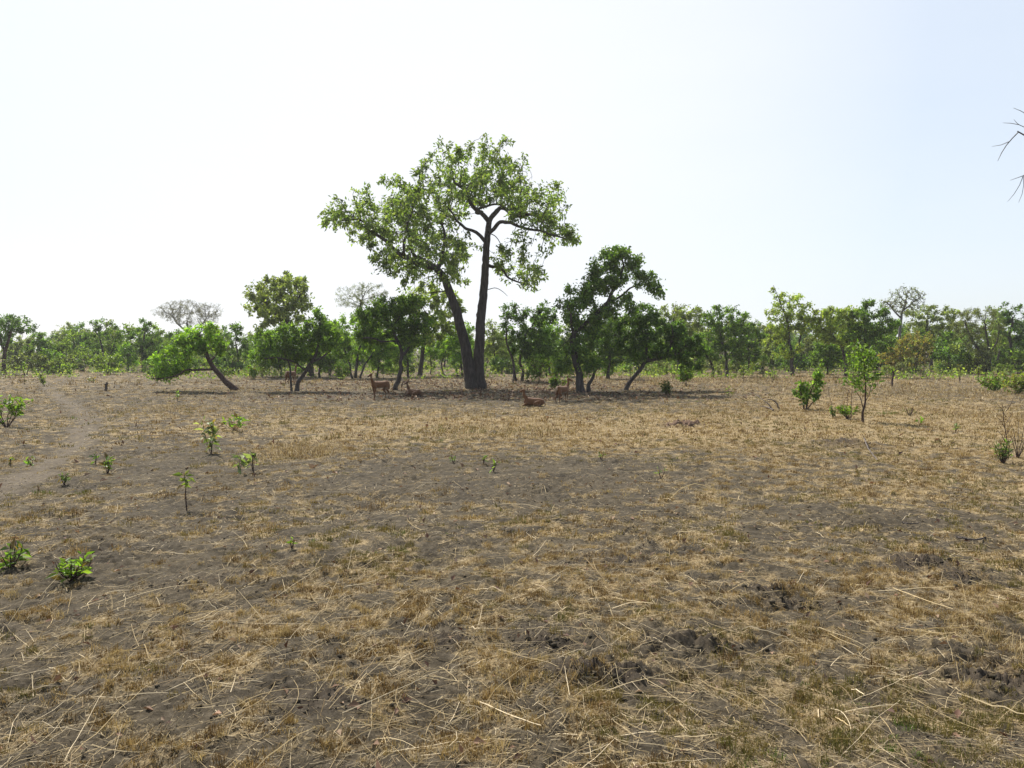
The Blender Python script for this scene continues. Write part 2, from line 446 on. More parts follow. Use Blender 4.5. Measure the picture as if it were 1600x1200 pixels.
T('thin_tree', 'spindly tree with see-through top beside the round-crowned tree', (372, 583),
  [([(372, 583), (373, 560), (370, 535), (366, 515)], .09, .04, .3), ([(383, 583), (384, 560), (386, 530)], .07, .03, -.3)],
  [(368, 510, 14, 8), (378, 528, 18, 14), (362, 535, 14, 14), (385, 548, 18, 14), (365, 555, 14, 10)], 'mid', 120, 2000, .19, Y=70)
T('round_crowned_tree', 'round-crowned airy tree standing alone above the thicket, left of the tall tree', (485, 597),
  [([(485, 597), (486, 580), (478, 555), (462, 530), (448, 508), (440, 492)], .27, .13, .6),
   ([(452, 515), (430, 500, .7), (412, 485, 1), (402, 470)], .12, .05, .3), ([(444, 500), (462, 485, -.7), (475, 470, -1)], .11, .05, .3), ([(446, 505), (440, 470), (436, 455)], .1, .05, .3)],
  [(436, 455, 36, 16), (408, 470, 22, 18), (466, 462, 22, 18), (436, 480, 46, 18), (405, 494, 20, 12), (474, 486, 18, 14), (445, 503, 40, 12), (425, 515, 22, 10), (456, 444, 16, 8)], 'pale', 380, 6200, .26, .55, Y=64, jit=.32, depth=2.9)
T('spreading_tree', 'low spreading tree with slanting stem in front of the round-crowned tree', (463, 613),
  [([(463, 613), (468, 596), (478, 580), (490, 566), (496, 545), (500, 520)], .12, .06, .55), ([(456, 611), (455, 590), (454, 572), (448, 560)], .06, .04, -.7),
   ([(478, 580), (465, 566, -.5), (445, 560, -1), (425, 562, -1.2)], .06, .03, .3), ([(488, 568), (510, 552, .4), (525, 538, .5)], .06, .03, .3)],
  [(430, 535, 30, 20), (460, 520, 34, 18), (495, 512, 22, 20), (420, 555, 20, 10), (470, 545, 34, 18), (515, 530, 20, 20), (405, 552, 14, 12), (500, 495, 10, 10)], 'mid', 320, 7000, .17, Y=41.5)
T('feathery_tree', 'grey-green feathery tree just showing over the thicket', (560, 585),
  [([(560, 585), (560, 540), (562, 500), (565, 480)], .22, .12, .7)], [(575, 458, 28, 8), (548, 466, 26, 10), (585, 470, 26, 10), (555, 482, 34, 10)], 'grey', 260, 4200, .13, .35, Y=92, r_tip=.014, jit=.3)
T('multi_stemmed_tree', 'multi-stemmed leafy tree in the thicket behind the standing antelope', (557, 590),
  [([(557, 590), (556, 570), (560, 545), (572, 515)], .12, .05, .4), ([(552, 590), (545, 570), (538, 545), (530, 525)], .09, .04, -.4), ([(562, 589), (570, 570), (585, 545)], .08, .04, -.4)],
  [(560, 500, 24, 18), (535, 510, 22, 18), (585, 495, 24, 22), (545, 535, 28, 22), (580, 530, 26, 20), (520, 545, 18, 18), (600, 545, 20, 14), (550, 556, 20, 10)], 'bright', 300, 6800, .18, Y=59)
T('forked_tree', 'dark forked tree with bent trunk between the antelopes and the tall tree', (616, 612),
  [([(616, 612), (622, 598), (626, 580), (628, 560), (624, 540), (612, 515), (604, 498)], .13, .06, .6), ([(628, 558), (640, 540, .4), (648, 522, .6), (662, 508)], .08, .04, .3),
   ([(624, 535), (600, 535, -.6), (580, 530, -1), (565, 532)], .05, .025, .3)],
  [(600, 485, 36, 20), (635, 480, 30, 18), (575, 500, 26, 18), (660, 505, 24, 20), (620, 510, 34, 18), (585, 528, 24, 14), (650, 530, 26, 14), (560, 520, 14, 14)], 'mid', 330, 7600, .17, Y=41.8)
T('straight_tree', 'straight dark-trunked tree with yellowish crown close behind the left trunk', (656, 587),
  [([(656, 587), (658, 570), (661, 545), (664, 520), (668, 490)], .2, .09, .6), ([(662, 540), (680, 515, .5), (695, 490, .6)], .09, .05, .3)],
  [(668, 462, 36, 18), (698, 468, 26, 22), (640, 470, 26, 18), (680, 492, 42, 20), (700, 510, 24, 20), (665, 525, 36, 18), (715, 485, 16, 18)], 'yellow', 330, 6500, .23, .55, Y=65)
T('slim_tree', 'slim wavy-stemmed tree in the gap left of the big trunks', (692, 584),
  [([(692, 584), (691, 570), (694, 555), (700, 535)], .075, .04, .5), ([(673, 584), (674, 570), (672, 555)], .06, .03, -.5)],
  [(700, 528, 20, 14), (676, 545, 16, 14), (690, 552, 18, 10), (712, 545, 12, 14)], 'bright', 140, 2600, .2, Y=68)
T('crooked_tree', 'crooked multi-stemmed dark tree right of the big trunks', (808, 595),
  [([(806, 595), (804, 580), (800, 560), (792, 530), (790, 505)], .1, .05, .5), ([(815, 595), (818, 580), (812, 565), (815, 540), (825, 515)], .11, .05, -.5), ([(801, 605, -3), (802, 585, -2.5), (803, 562, -2)], .05, .03, -.8)],
  [(800, 485, 20, 14), (790, 510, 16, 18), (825, 495, 26, 18), (850, 490, 22, 20), (815, 525, 28, 16), (845, 525, 24, 18), (825, 548, 26, 14), (860, 545, 16, 18)], 'dark', 320, 6800, .18, Y=54)
T('crooked_tree', 'pale thin-stemmed tree seen through the gap right of the big trunks', (775, 583),
  [([(775, 583), (776, 565), (772, 540), (770, 520)], .1, .05, .4)], [(768, 515, 14, 16), (780, 535, 18, 16), (765, 550, 14, 14), (790, 556, 14, 12)], 'pale', 130, 2400, .2, Y=73)
T('leafy_tree', 'second-tallest tree, dark glossy crown bending right above a twin trunk', (909, 613),
  [([(908, 613), (906, 595), (902, 575), (896, 550), (894, 530), (899, 514), (916, 506), (932, 488), (950, 472), (958, 452)], .21, .08, .5),
   ([(917, 613, .3), (922, 597, .5), (931, 578, .6), (938, 562, .8)], .11, .05, -.6), ([(957, 456), (968, 435), (975, 415), (970, 395)], .07, .04, .2),
   ([(950, 472), (975, 458, .4), (1000, 445, .6), (1018, 440, .6)], .07, .03, .3), ([(896, 520), (890, 500, -.4), (885, 480, -.6)], .08, .04, .3), ([(932, 488), (925, 460, .8), (935, 435, 1)], .07, .04, .3)],
  [(965, 395, 28, 16), (940, 410, 18, 16), (985, 415, 26, 16), (1015, 440, 20, 18), (960, 432, 30, 18), (925, 440, 20, 22), (900, 460, 22, 18), (885, 482, 20, 20), (915, 490, 30, 18),
   (905, 530, 28, 26), (885, 545, 20, 20), (935, 535, 24, 22), (945, 500, 22, 18), (1028, 456, 10, 10), (975, 470, 24, 14), (920, 565, 22, 16), (880, 570, 14, 14), (990, 490, 18, 10, 0, .6)], 'mid', 620, 13500, .165, .55, Y=40.3, leafmat=M_LEAFG, depth=None)
T('slanting_tree', 'tree slanting right on a reddish trunk with a dark drooping crown', (976, 611),
  [([(976, 611), (988, 594), (1000, 578), (1012, 566), (1030, 560), (1050, 557), (1068, 545)], .12, .06, .55), ([(1014, 565), (1012, 545, .4), (1005, 520, .6), (1000, 500)], .08, .04, .4),
   ([(1040, 558), (1050, 535, -.5), (1045, 510, -.7)], .07, .03, .4)],
  [(1005, 492, 24, 16), (985, 512, 26, 18), (1020, 515, 30, 20), (1050, 525, 28, 20), (985, 540, 24, 18), (1015, 545, 28, 14), (1050, 548, 30, 14), (1080, 540, 20, 16), (1076, 565, 18, 14), (995, 562, 14, 12), (1098, 552, 12, 10)], 'dark', 420, 9500, .165, Y=41.8, leafdroop=.4)
T('background_tree', 'tall leafy tree behind the slanting tree, paler and level-topped', (1060, 582),
  [([(1060, 582), (1060, 550), (1056, 520), (1052, 500)], .17, .08, .5)], [(1050, 488, 24, 12), (1080, 492, 26, 14), (1060, 510, 34, 16), (1092, 515, 22, 18), (1035, 505, 16, 14)], 'pale', 220, 4200, .22, Y=78)
T('flowing_tree', 'broad mid-green tree with layered drooping branches right of the slanting tree', (1116, 588),
  [([(1116, 588), (1115, 574), (1108, 562), (1100, 550)], .12, .07, .6), ([(1136, 586), (1136, 570), (1134, 550), (1128, 530), (1120, 505)], .13, .06, -.5), ([(1136, 560), (1152, 540), (1160, 520)], .07, .03, .4)],
  [(1130, 482, 24, 10), (1115, 498, 22, 14), (1150, 495, 20, 16), (1130, 515, 36, 16), (1110, 535, 26, 16), (1150, 530, 22, 20), (1130, 550, 34, 14), (1160, 555, 14, 14), (1105, 556, 20, 10)], 'mid', 320, 6800, .2, Y=63)
T('thin_topped_tree', 'tree with a wispy pale top and open forked trunk right of centre', (1238, 592),
  [([(1238, 592), (1237, 570), (1236, 555), (1233, 540), (1232, 520), (1226, 495)], .16, .08, .6), ([(1238, 560), (1247, 548, .3), (1254, 535, .4), (1256, 515, .4), (1272, 505)], .11, .05, .4), ([(1230, 510), (1222, 485), (1214, 462), (1208, 450)], .06, .02, .3)],
  [(1215, 465, 18, 12, 0, .35), (1232, 475, 26, 14, 0, .8), (1222, 495, 26, 16), (1250, 492, 24, 16), (1275, 500, 18, 12), (1215, 520, 22, 14), (1260, 515, 26, 12), (1240, 508, 26, 14), (1205, 540, 16, 14), (1225, 558, 20, 10)], 'yellow', 340, 4800, .2, Y=64, jit=.34)
T('background_tree', 'hazy grey-green tree behind the wispy-topped tree', (1188, 580),
  [([(1188, 580), (1188, 550), (1186, 520)], .16, .08, .4)], [(1186, 512, 20, 12), (1200, 525, 22, 14), (1175, 530, 18, 18), (1195, 548, 26, 14)], 'grey', 160, 3200, .22, Y=88)
T('arching_tree', 'light tree with arching dark limbs right of the wispy-topped tree', (1322, 592),
  [([(1322, 592), (1322, 570), (1316, 550), (1305, 535), (1298, 518)], .13, .06, .55), ([(1316, 550), (1332, 530, .3), (1336, 510, .5)], .08, .04, .4)],
  [(1300, 495, 20, 12), (1325, 490, 20, 10), (1285, 510, 20, 14), (1312, 512, 26, 14), (1338, 510, 16, 16), (1290, 532, 22, 12), (1325, 535, 24, 12)], 'yellow', 260, 4200, .21, Y=63)
T('dark_limbed_tree', 'tree with a dark forked trunk and sunlit crown behind the reddish-stemmed sapling', (1354, 590),
  [([(1354, 590), (1354, 570), (1352, 545), (1353, 520), (1350, 500)], .17, .08, .55), ([(1353, 550), (1366, 532, .4), (1374, 512, .6)], .08, .04, .4), ([(1343, 592), (1342, 575), (1338, 560)], .1, .06, -.6)],
  [(1352, 478, 14, 8, 0, .6), (1345, 495, 22, 12), (1370, 490, 22, 14), (1385, 510, 20, 16), (1360, 515, 30, 16), (1340, 525, 20, 16), (1375, 538, 26, 14), (1360, 545, 26, 12)], 'mid', 300, 5400, .2, Y=62)
T('bare_topped_tree', 'half-bare tree with grey twigs sticking out above the right treeline', (1405, 582),
  [([(1405, 582), (1405, 550), (1406, 515), (1410, 490), (1416, 475)], .2, .09, .6), ([(1408, 500), (1395, 485), (1385, 475)], .09, .04, .3), ([(1411, 488), (1428, 474), (1438, 466)], .08, .04, .3)],
  [(1415, 460, 26, 9), (1435, 468, 14, 9), (1395, 478, 24, 10), (1418, 480, 26, 12)], 'grey', 420, 1100, .16, Y=80, bark=M_BARKG, r_tip=.024, jit=.34)
T('yellowing_bush', 'rounded yellow-green bush tinged orange below the half-bare tree', (1412, 580),
  [([(1412, 580), (1413, 565), (1410, 550)], .09, .05, .2), ([(1430, 580), (1432, 562), (1436, 548)], .07, .04, -.2)],
  [(1405, 540, 26, 14), (1435, 530, 26, 14), (1390, 555, 20, 14), (1420, 558, 34, 16), (1450, 550, 18, 18), (1440, 520, 16, 8)], 'brown', 280, 5200, .2, Y=75, cat='bush')
T('background_tree', 'olive tree with a full crown behind the yellow-green bush', (1455, 579),
  [([(1455, 579), (1455, 550), (1450, 520), (1448, 500)], .19, .09, .5)], [(1435, 490, 26, 12), (1465, 486, 26, 10), (1490, 492, 22, 12), (1450, 508, 36, 16), (1485, 515, 24, 20)], 'pale', 280, 5200, .22, Y=84)
T('vase_shaped_tree', 'grey-green vase-shaped tree with fine feathery foliage near the right edge', (1543, 582),
  [([(1543, 582), (1541, 565), (1530, 545), (1515, 520), (1508, 500)], .17, .06, .4), ([(1546, 582), (1546, 560), (1542, 530), (1540, 505)], .15, .06, -.4), ([(1543, 560), (1556, 535), (1562, 510)], .09, .05, .3)],
  [(1520, 490, 26, 10), (1545, 486, 24, 10), (1505, 510, 24, 16), (1535, 515, 34, 18), (1560, 510, 16, 18), (1515, 538, 26, 16), (1550, 545, 22, 16)], 'grey', 420, 8000, .14, .35, Y=70, jit=.25)
T('dense_tree', 'dark green tree with greyish top cut by the right edge of the picture', (1580, 580),
  [([(1580, 580), (1580, 550), (1578, 520), (1582, 495)], .18, .08, .4), ([(1560, 581), (1560, 565), (1562, 545)], .14, .08, -.4)],
  [(1575, 482, 18, 12), (1595, 490, 24, 16), (1620, 495, 26, 16), (1580, 515, 24, 20), (1608, 525, 26, 22), (1575, 548, 20, 14), (1600, 556, 30, 18)], 'dark', 320, 6500, .2, Y=74)
T('background_tree', 'small leafy tree in the gap between the yellow-green bush and the vase-shaped tree', (1479, 580),
  [([(1479, 580), (1480, 560), (1482, 540)], .08, .05, .4)], [(1482, 525, 14, 12), (1490, 545, 20, 16), (1470, 548, 16, 14)], 'mid', 130, 2600, .2, Y=76)
T('background_tree', 'small dull tree behind the dark forked trunk, below the treeline', (1280, 582),
  [([(1280, 582), (1280, 560), (1278, 545)], .09, .05, .3)], [(1275, 540, 22, 14), (1295, 552, 18, 14), (1262, 555, 18, 12)], 'grey', 150, 2800, .2, Y=80)
T('background_tree', 'small tree with thin stem in the left treeline beside the flat-topped tree', (62, 580),
  [([(62, 580), (62, 565), (60, 545), (58, 530)], .09, .05, .3)], [(58, 528, 16, 10), (70, 545, 20, 14), (48, 548, 16, 14)], 'mid', 130, 2600, .2, Y=82)
T('background_tree', 'young bright tree low in the left treeline, right of the bushy one', (200, 579),
  [([(200, 579), (200, 565), (199, 550)], .07, .04, .3)], [(198, 545, 14, 12), (188, 558, 14, 10), (205, 560, 12, 10)], 'bright', 110, 2200, .18, Y=78)
T('background_tree', 'dark tree filling the thicket between the slanting tree and the twin trunk', (950, 588),
  [([(950, 588), (951, 565), (955, 540), (960, 520)], .12, .06, .4)], [(958, 510, 22, 16), (950, 535, 24, 20), (970, 548, 20, 16), (940, 555, 16, 16)], 'dark', 200, 4600, .19, Y=58)
T('background_tree', 'sunlit tree behind the crooked dark stems, filling the gap to the twin trunk', (858, 586),
  [([(858, 586), (858, 565), (856, 540), (850, 515)], .11, .05, .4)], [(852, 500, 22, 14), (860, 525, 24, 18), (845, 548, 22, 14), (872, 548, 18, 14)], 'bright', 200, 4200, .2, Y=64)
T('background_tree', 'small tree filling the thicket behind the low spreading tree', (515, 585),
  [([(515, 585), (514, 565), (516, 540), (520, 520)], .1, .05, .4)], [(512, 510, 20, 14), (525, 530, 22, 16), (505, 548, 20, 14)], 'mid', 180, 3600, .2, Y=66)
T('background_tree', 'leafy tree behind the forked dark tree, reaching the big left trunk', (638, 585),
  [([(638, 585), (637, 565), (632, 540), (628, 515)], .1, .05, .4)], [(625, 492, 26, 16), (610, 520, 24, 18), (645, 525, 24, 18), (625, 548, 26, 14)], 'mid', 220, 4600, .2, Y=62)
T('background_tree', 'slim pale tree behind the leaning tree on the left', (330, 578),
  [([(330, 578), (330, 560), (333, 540), (336, 525)], .09, .05, .4)], [(335, 520, 18, 12), (345, 540, 18, 14), (325, 545, 16, 14)], 'pale', 140, 2800, .2, Y=86)
T('background_tree', 'slim tree between the leaning tree and the spindly see-through one', (415, 580),
  [([(415, 580), (414, 560), (410, 540)], .08, .04, .3)], [(405, 530, 16, 14), (420, 545, 18, 14), (408, 556, 14, 8)], 'mid', 130, 2600, .2, Y=74)

T('background_tree', 'low leafy tree filling the gap between the two big trunks and the straight dark trunk', (722, 587),
  [([(722, 587), (721, 570), (723, 550), (726, 530)], .09, .05, .3)], [(722, 515, 20, 16), (710, 535, 18, 16), (735, 540, 20, 18), (718, 558, 22, 10)], 'bright', 200, 4200, .2, Y=66)
T('background_tree', 'bushy tree between the round-crowned tree and the multi-stemmed one, crown close to the ground', (500, 590),
  [([(500, 590), (500, 575), (497, 555), (492, 540)], .09, .05, .2)], [(490, 530, 22, 14), (510, 545, 22, 14), (480, 556, 20, 12), (505, 565, 24, 10)], 'mid', 200, 4200, .2, Y=61)
T('background_tree', 'leafy tree tucked behind the forked dark tree, low crown left of its stem', (590, 590),
  [([(590, 590), (591, 575), (595, 555), (598, 535)], .09, .05, .2)], [(590, 522, 24, 16), (605, 545, 24, 16), (580, 550, 22, 14), (598, 566, 26, 9)], 'bright', 220, 4800, .19, Y=60)
T('background_tree', 'broad low tree between the leaning tree and the low spreading one', (440, 588),
  [([(440, 588), (438, 572), (432, 555)], .08, .05, .2)], [(425, 540, 20, 12), (405, 560, 18, 10), (445, 555, 20, 12), (425, 568, 22, 8)], 'mid', 180, 3600, .19, Y=63)
T('background_tree', 'leafy tree behind the layered drooping tree, closing the treeline right of it', (1170, 584),
  [([(1170, 584), (1170, 560), (1168, 535)], .11, .06, .2)], [(1165, 508, 22, 14), (1178, 530, 22, 16), (1158, 545, 20, 14), (1180, 558, 22, 10)], 'mid', 220, 4600, .21, Y=72)
T('background_tree', 'low leafy tree closing the gap under the arching dark limbs', (1292, 588),
  [([(1292, 588), (1293, 572), (1297, 555)], .09, .05, .2)], [(1290, 548, 22, 14), (1310, 556, 20, 12), (1275, 562, 18, 10), (1300, 570, 24, 8)], 'mid', 180, 3800, .2, Y=68)

# bare branches reaching in from a dead tree beyond the right edge
T('dead_tree', 'dead leafless branches reaching into the sky at the right edge', (1760, 700),
  [([(1760, 700), (1755, 560), (1745, 420), (1725, 320), (1700, 240), (1690, 150)], .13, .04, .95),
   ([(1722, 312), (1670, 255, .1), (1625, 200, .15), (1600, 186, .2)], .04, .013, .99), ([(1602, 187, .2), (1592, 198, .2), (1580, 208, .2), (1574, 221, .2), (1569, 233, .2)], .012, .006, 2),
   ([(1588, 202, .2), (1578, 212, .2), (1566, 211, .2), (1560, 210, .2)], .009, .005, 2), ([(1640, 220, .1), (1610, 186, 0), (1598, 179, 0), (1588, 177, 0), (1568, 177, 0)], .012, .006, 2), ([(1589, 177, 0), (1588, 173, 0), (1586, 171, .03)], .006, .005, 2),
   ([(1745, 400), (1690, 330, -.2), (1640, 285, -.3), (1610, 262, -.3), (1584, 265, -.3)], .035, .011, .99), ([(1584, 265, -.3), (1575, 268, -.3), (1564, 272, -.3)], .008, .005, 2),
   ([(1584, 265, -.3), (1582, 280, -.3), (1572, 292, -.3), (1560, 305, -.3)], .008, .005, 2), ([(1584, 265, -.3), (1588, 284, -.3), (1584, 295, -.3), (1577, 306, -.3)], .007, .005, 2), ([(1660, 245, .1), (1620, 160, .2), (1600, 150, .2), (1594, 149, .2)], .012, .006, 2)],
  [(1690, 140, 30, 30), (1740, 220, 40, 30)], 'grey', 40, 0, Y=16, r_tip=.006, step=.25, bark=M_BARKG)

# ------------------------------------------------------------------ shrubs, saplings, seedlings
def plant(name, label, base, h, spread, nstem, nleaf, L, wr, cols, cat='shrub', group=None, stem_r=.008, bark=None, z_from=.25, droop=.2, lean=(0, 0), mat=None, fan=False, Y=None):
    x, y = G(*base)
    z0 = float(Hgt(np.array([x]), np.array([y]))[0])
    T_ = Tubes(); pos = []; dr = []
    for s in range(nstem):
        a = rng.uniform(0, 2 * math.pi); rr = spread * rng.uniform(.15, 1) if nstem > 1 else 0
        top = np.array([math.cos(a) * rr + lean[0], math.sin(a) * rr + lean[1], h * rng.uniform(.65, 1) if nstem > 1 else h])
        m = 7; t = np.linspace(0, 1, m)[:, None]
        bend = np.array([math.cos(a) * rr, math.sin(a) * rr, 0]) * .25
        p = top * t + bend * (np.sin(t * math.pi)) + rng.normal(0, .02 * h, (m, 3)) * t
        p[0] = (rng.normal(0, .01), rng.normal(0, .01), -.05)
        T_.add(p, np.linspace(stem_r, stem_r * .4, m), 5)
        k = max(1, nleaf // nstem)
        f = rng.uniform(z_from, 1, k) ** .8
        q = np.stack([np.interp(f, t[:, 0], p[:, j]) for j in range(3)], 1)
        pos.append(q); d = rng.normal(0, 1, (k, 3)); d[:, 2] = np.abs(d[:, 2]) * .5 + .2
        dr.append(unit(d) * 2.2)
        if spread > .25 and h > .6:
            for _ in range(4):                           # side twigs
                f0 = rng.uniform(.35, .9); q0 = np.array([np.interp(f0, t[:, 0], p[:, j]) for j in range(3)])
                e = q0 + unit(rng.normal(0, 1, 3) + np.array([0, 0, .5])) * spread * rng.uniform(.4, .8)
                T_.add([q0, (q0 + e) / 2 + rng.normal(0, .02, 3), e], [stem_r * .5, stem_r * .4, stem_r * .25], 4)
                kk = max(2, k // 4); g = rng.uniform(.3, 1.05, (kk, 1)); pos.append(q0 * (1 - g) + e * g); dr.append(unit(rng.normal(0, 1, (kk, 3))) * 1.5)
    pos = np.concatenate(pos); dr = np.concatenate(dr)
    V, Fc, C = leaves(pos, dr, L * rng.uniform(.6, 1.15, len(pos)), wr, GREEN[cols] if isinstance(cols, str) else cols, droop, 1.4, L * .12, .34, .2)
    C = C * .76
    old = np.repeat(rng.uniform(0, 1, len(pos)) < .12, 4)[:, None]; C = np.where(old, np.array([.22, .15, .05]) * rng.uniform(.5, 1.2), C)
    o = thing(name, label, cat, (x, y, z0), group)
    obj('stem', T_.mesh('stem', bark or M_BARKR), o)
    obj('foliage', fast_mesh('foliage', V, [Fc], mat or M_LEAF, C), o)
    return o

tree('shrub', 'leafy shrub with two upright lobes standing in dry grass, right of centre', (1258, 640),
     [([(1257, 640), (1255, 625), (1250, 612)], .035, .02, .2), ([(1259, 640), (1263, 622), (1270, 605), (1274, 590)], .035, .015, -.3), ([(1260, 640), (1272, 625), (1282, 615)], .025, .012, -.3)],
     [(1252, 610, 12, 14), (1268, 616, 16, 12), (1278, 592, 11, 10), (1270, 602, 12, 10), (1280, 575, 6, 8), (1254, 626, 10, 8)], 'mid', 130, 560, .15, .55, r_tip=.007, step=.09, cat='shrub', bark=M_BARKR, sink=.1, lspread=.04, clump=.75, parts=('stem', 'foliage'))
tree('sapling', 'reddish-stemmed little tree with slim forks standing in yellow grass on the right', (1348, 660),
     [([(1348, 660), (1349, 645), (1350, 632), (1353, 615), (1354, 600), (1350, 585)], .04, .014, .6), ([(1349, 640), (1343, 622), (1337, 612)], .018, .009, .6), ([(1350, 632), (1358, 618), (1361, 606)], .014, .008, .7),
      ([(1336, 655, .3), (1337, 630, .3), (1338, 605, .3), (1341, 590, .3)], .014, .008, -.7)],
     [(1347, 546, 20, 12), (1336, 566, 18, 12), (1358, 566, 18, 11), (1333, 592, 18, 12), (1354, 594, 20, 10), (1364, 582, 12, 10), (1345, 608, 20, 8, 0, .4)], 'mid', 170, 430, .15, .42, r_tip=.008, step=.1, cat='sapling', bark=M_BARKR, sink=.1, lspread=.07, clump=1, droop=0, parts=('stem', 'foliage'))
plant('low_shrub', 'low bright green shrub at the foot of the reddish-stemmed little tree', (1325, 655), .45, .3, 12, 420, .09, .45, 'bright')
plant('low_shrub', 'small dark green shrub left of the bright one under thin dry stalks', (1302, 652), .38, .15, 6, 110, .09, .5, 'mid')
plant('shrub', 'bright low bush near the right edge in front of the far trees', (1556, 612), .85, .75, 14, 520, .15, .5, 'bright', z_from=.05)
plant('shrub', 'leafy bush cut by the right edge of the picture below the far trees', (1592, 616), 1.1, .8, 14, 560, .16, .5, 'yellow', z_from=.05)
plant('weed', 'dense green weed at the foot of tall dry brown stalks, right edge', (1567, 722), .42, .16, 12, 170, .11, .25, 'mid', 'weed')
plant('sapling', 'bright green sapling with a bare reddish stem at the left edge beside the track', (11, 668), 1.05, .5, 8, 190, .15, .5, 'bright', 'sapling', stem_r=.014, z_from=.4)
plant('leafy_plant', 'silvery broad-leaved plant with a dry stalk left of the yellow grass patch', (330, 706), .78, .22, 4, 56, .2, .45, 'silver', 'plant', droop=.5, z_from=.15)
plant('leafy_plant', 'low bright green plant behind the silvery broad-leaved plant', (366, 673), .38, .3, 8, 70, .17, .45, 'bright', 'plant')
plant('seedling', 'single-stemmed young plant with drooping yellow-green leaves and one yellow leaf', (291, 797), .52, .06, 1, 22, .15, .38, 'yellow', 'seedling', stem_r=.011, z_from=.55, droop=.7)
plant('seedling', 'greyish wilting plant with hanging leaves at the edge of the yellow grass patch', (376, 738), .5, .1, 2, 20, .17, .4, 'silver', 'seedling', droop=.8, z_from=.4)
plant('seedling', 'pale wilting plant just right of another wilting one by the grass patch', (396, 736), .4, .12, 3, 20, .17, .4, 'silver', 'seedling', droop=.8, z_from=.3)
plant('seedling', 'small bright green plant growing right of the bare track', (168, 736), .33, .12, 5, 34, .14, .45, 'bright', 'seedling')
plant('seedling', 'tiny dark green plant beside the small bright one near the track', (149, 723), .2, .06, 2, 12, .11, .4, 'dark', 'seedling')
plant('seedling', 'tiny green plant on the near edge of the bare track', (100, 757), .2, .09, 4, 28, .1, .3, 'mid', 'seedling')
plant('seedling', 'green seedling on dark soil left of the track, right one of a pair', (48, 724), .18, .08, 3, 16, .11, .4, 'bright', 'seedling')
plant('seedling', 'yellowish seedling on dark soil left of the track, left one of a pair', (16, 724), .17, .06, 3, 12, .1, .4, 'yellow', 'seedling')
plant('rosette_plant', 'bright yellow-green spreading plant in the lower left foreground', (112, 910), .24, .22, 14, 130, .11, .36, 'bright', 'plant', z_from=.1)
plant('rosette_plant', 'dark green upright plant at the left edge above the bright spreading one', (17, 888), .24, .14, 8, 44, .16, .28, 'mid', 'plant', z_from=.05)
plant('seedling', 'lone tiny seedling with two upright leaves in the open foreground', (456, 862), .1, .04, 2, 6, .09, .4, 'bright', 'seedling')
for i, (px, py, w) in enumerate([(708, 722, 'leftmost'), (756, 723, 'second from left'), (771, 738, 'nearest'), (940, 716, 'fourth'), (1033, 747, 'rightmost')]):
    plant('seedling', ['tiny green seedling on the dark soil, leftmost of the scattered row', 'tiny upright green seedling just right of the leftmost in the row', 'tiny green seedling nearest below its taller neighbour in the row',
                       'tiny green seedling on grey soil, alone in mid row', 'tiny pale seedling at the right end of the scattered row'][i], (px, py), .19, .07, 3, 14, .1, .3, ['mid', 'bright', 'bright', 'mid', 'silver'][i], 'seedling', 'tiny seedlings in the open ground')
plant('dark_bush', 'small rounded dark bush in the shade below the slanting tree', (1042, 621), .75, .3, 12, 420, .1, .4, 'dark', 'bush')
plant('bush', 'bright green bush under the drooping right end of the slanting crown', (1073, 603), 1.3, .55, 12, 420, .2, .5, 'bright', 'bush')
plant('bush', 'sunlit bright bush behind the lying antelope right of the big trunks', (843, 597), 1.5, .9, 14, 560, .2, .5, 'bright', 'bush')
plant('bush', 'smaller leafy bush between the sunlit bush and the twin trunk', (872, 594), 1.2, .6, 10, 300, .19, .5, 'mid', 'bush')
plant('bush', 'low green bush touching the head of the standing right antelope', (868, 608), .7, .6, 9, 260, .15, .5, 'mid', 'bush')
plant('bush', 'bright low bush in the gap behind the slanting spreading stem', (533, 592), .95, .6, 10, 320, .19, .5, 'bright', 'bush')
plant('bush', 'low green bush right of the foot of the leaning tree', (397, 592), .9, .7, 10, 300, .19, .5, 'bright', 'bush')
plant('bush', 'bright bush with bare stems behind the bent right trunk', (952, 592), 1.3, .6, 10, 300, .19, .5, 'bright', 'bush')
plant('weed', 'small green weed in the yellow grass right of the reddish-stemmed little tree', (1438, 664), .2, .12, 4, 26, .12, .4, 'bright', 'weed')
plant('weed', 'small greyish weed on the dark soil strip in the right field', (1493, 674), .22, .12, 4, 22, .12, .4, 'silver', 'weed')
plant('weed', 'green weed with a bare stem before the leaning tree on the left', (277, 625), .5, .1, 3, 26, .15, .45, 'bright', 'weed')
plant('weed', 'thin weed in the yellow ground below the slanting tree, far right of it', (1140, 622), .55, .2, 4, 34, .14, .4, 'pale', 'weed')
plant('sedge_tuft', 'spiky olive grass tuft standing alone in the right field', (1422, 650), .3, .3, 14, 14, .2, .06, 'grey', 'grass tuft')
# thin saplings among the dry grass before the trees
SAPX = [(1052, 592), (1068, 596), (1162, 596), (1207, 598), (1192, 590), (1272, 600), (1388, 592), (1394, 598), (1042, 590), (1150, 590), (1175, 588), (716, 588), (640, 590), (600, 592), (410, 590), (246, 600), (352, 592), (146, 598), (70, 604), (38, 600), (1440, 592), (1500, 598), (1530, 594), (822, 598), (985, 596), (1000, 592)]
for i, (px, py) in enumerate(SAPX):
    plant('sapling', 'thin knee-high to head-high sapling sprouting in dry grass before the treeline', (px, py), rng.uniform(.4, 1.5), rng.uniform(.2, .45), int(rng.integers(1, 4)), int(rng.integers(30, 90)), .17, .5,
          ['mid', 'pale', 'yellow', 'bright'][i % 4], 'sapling', 'thin saplings before the treeline', stem_r=.018, z_from=.35)

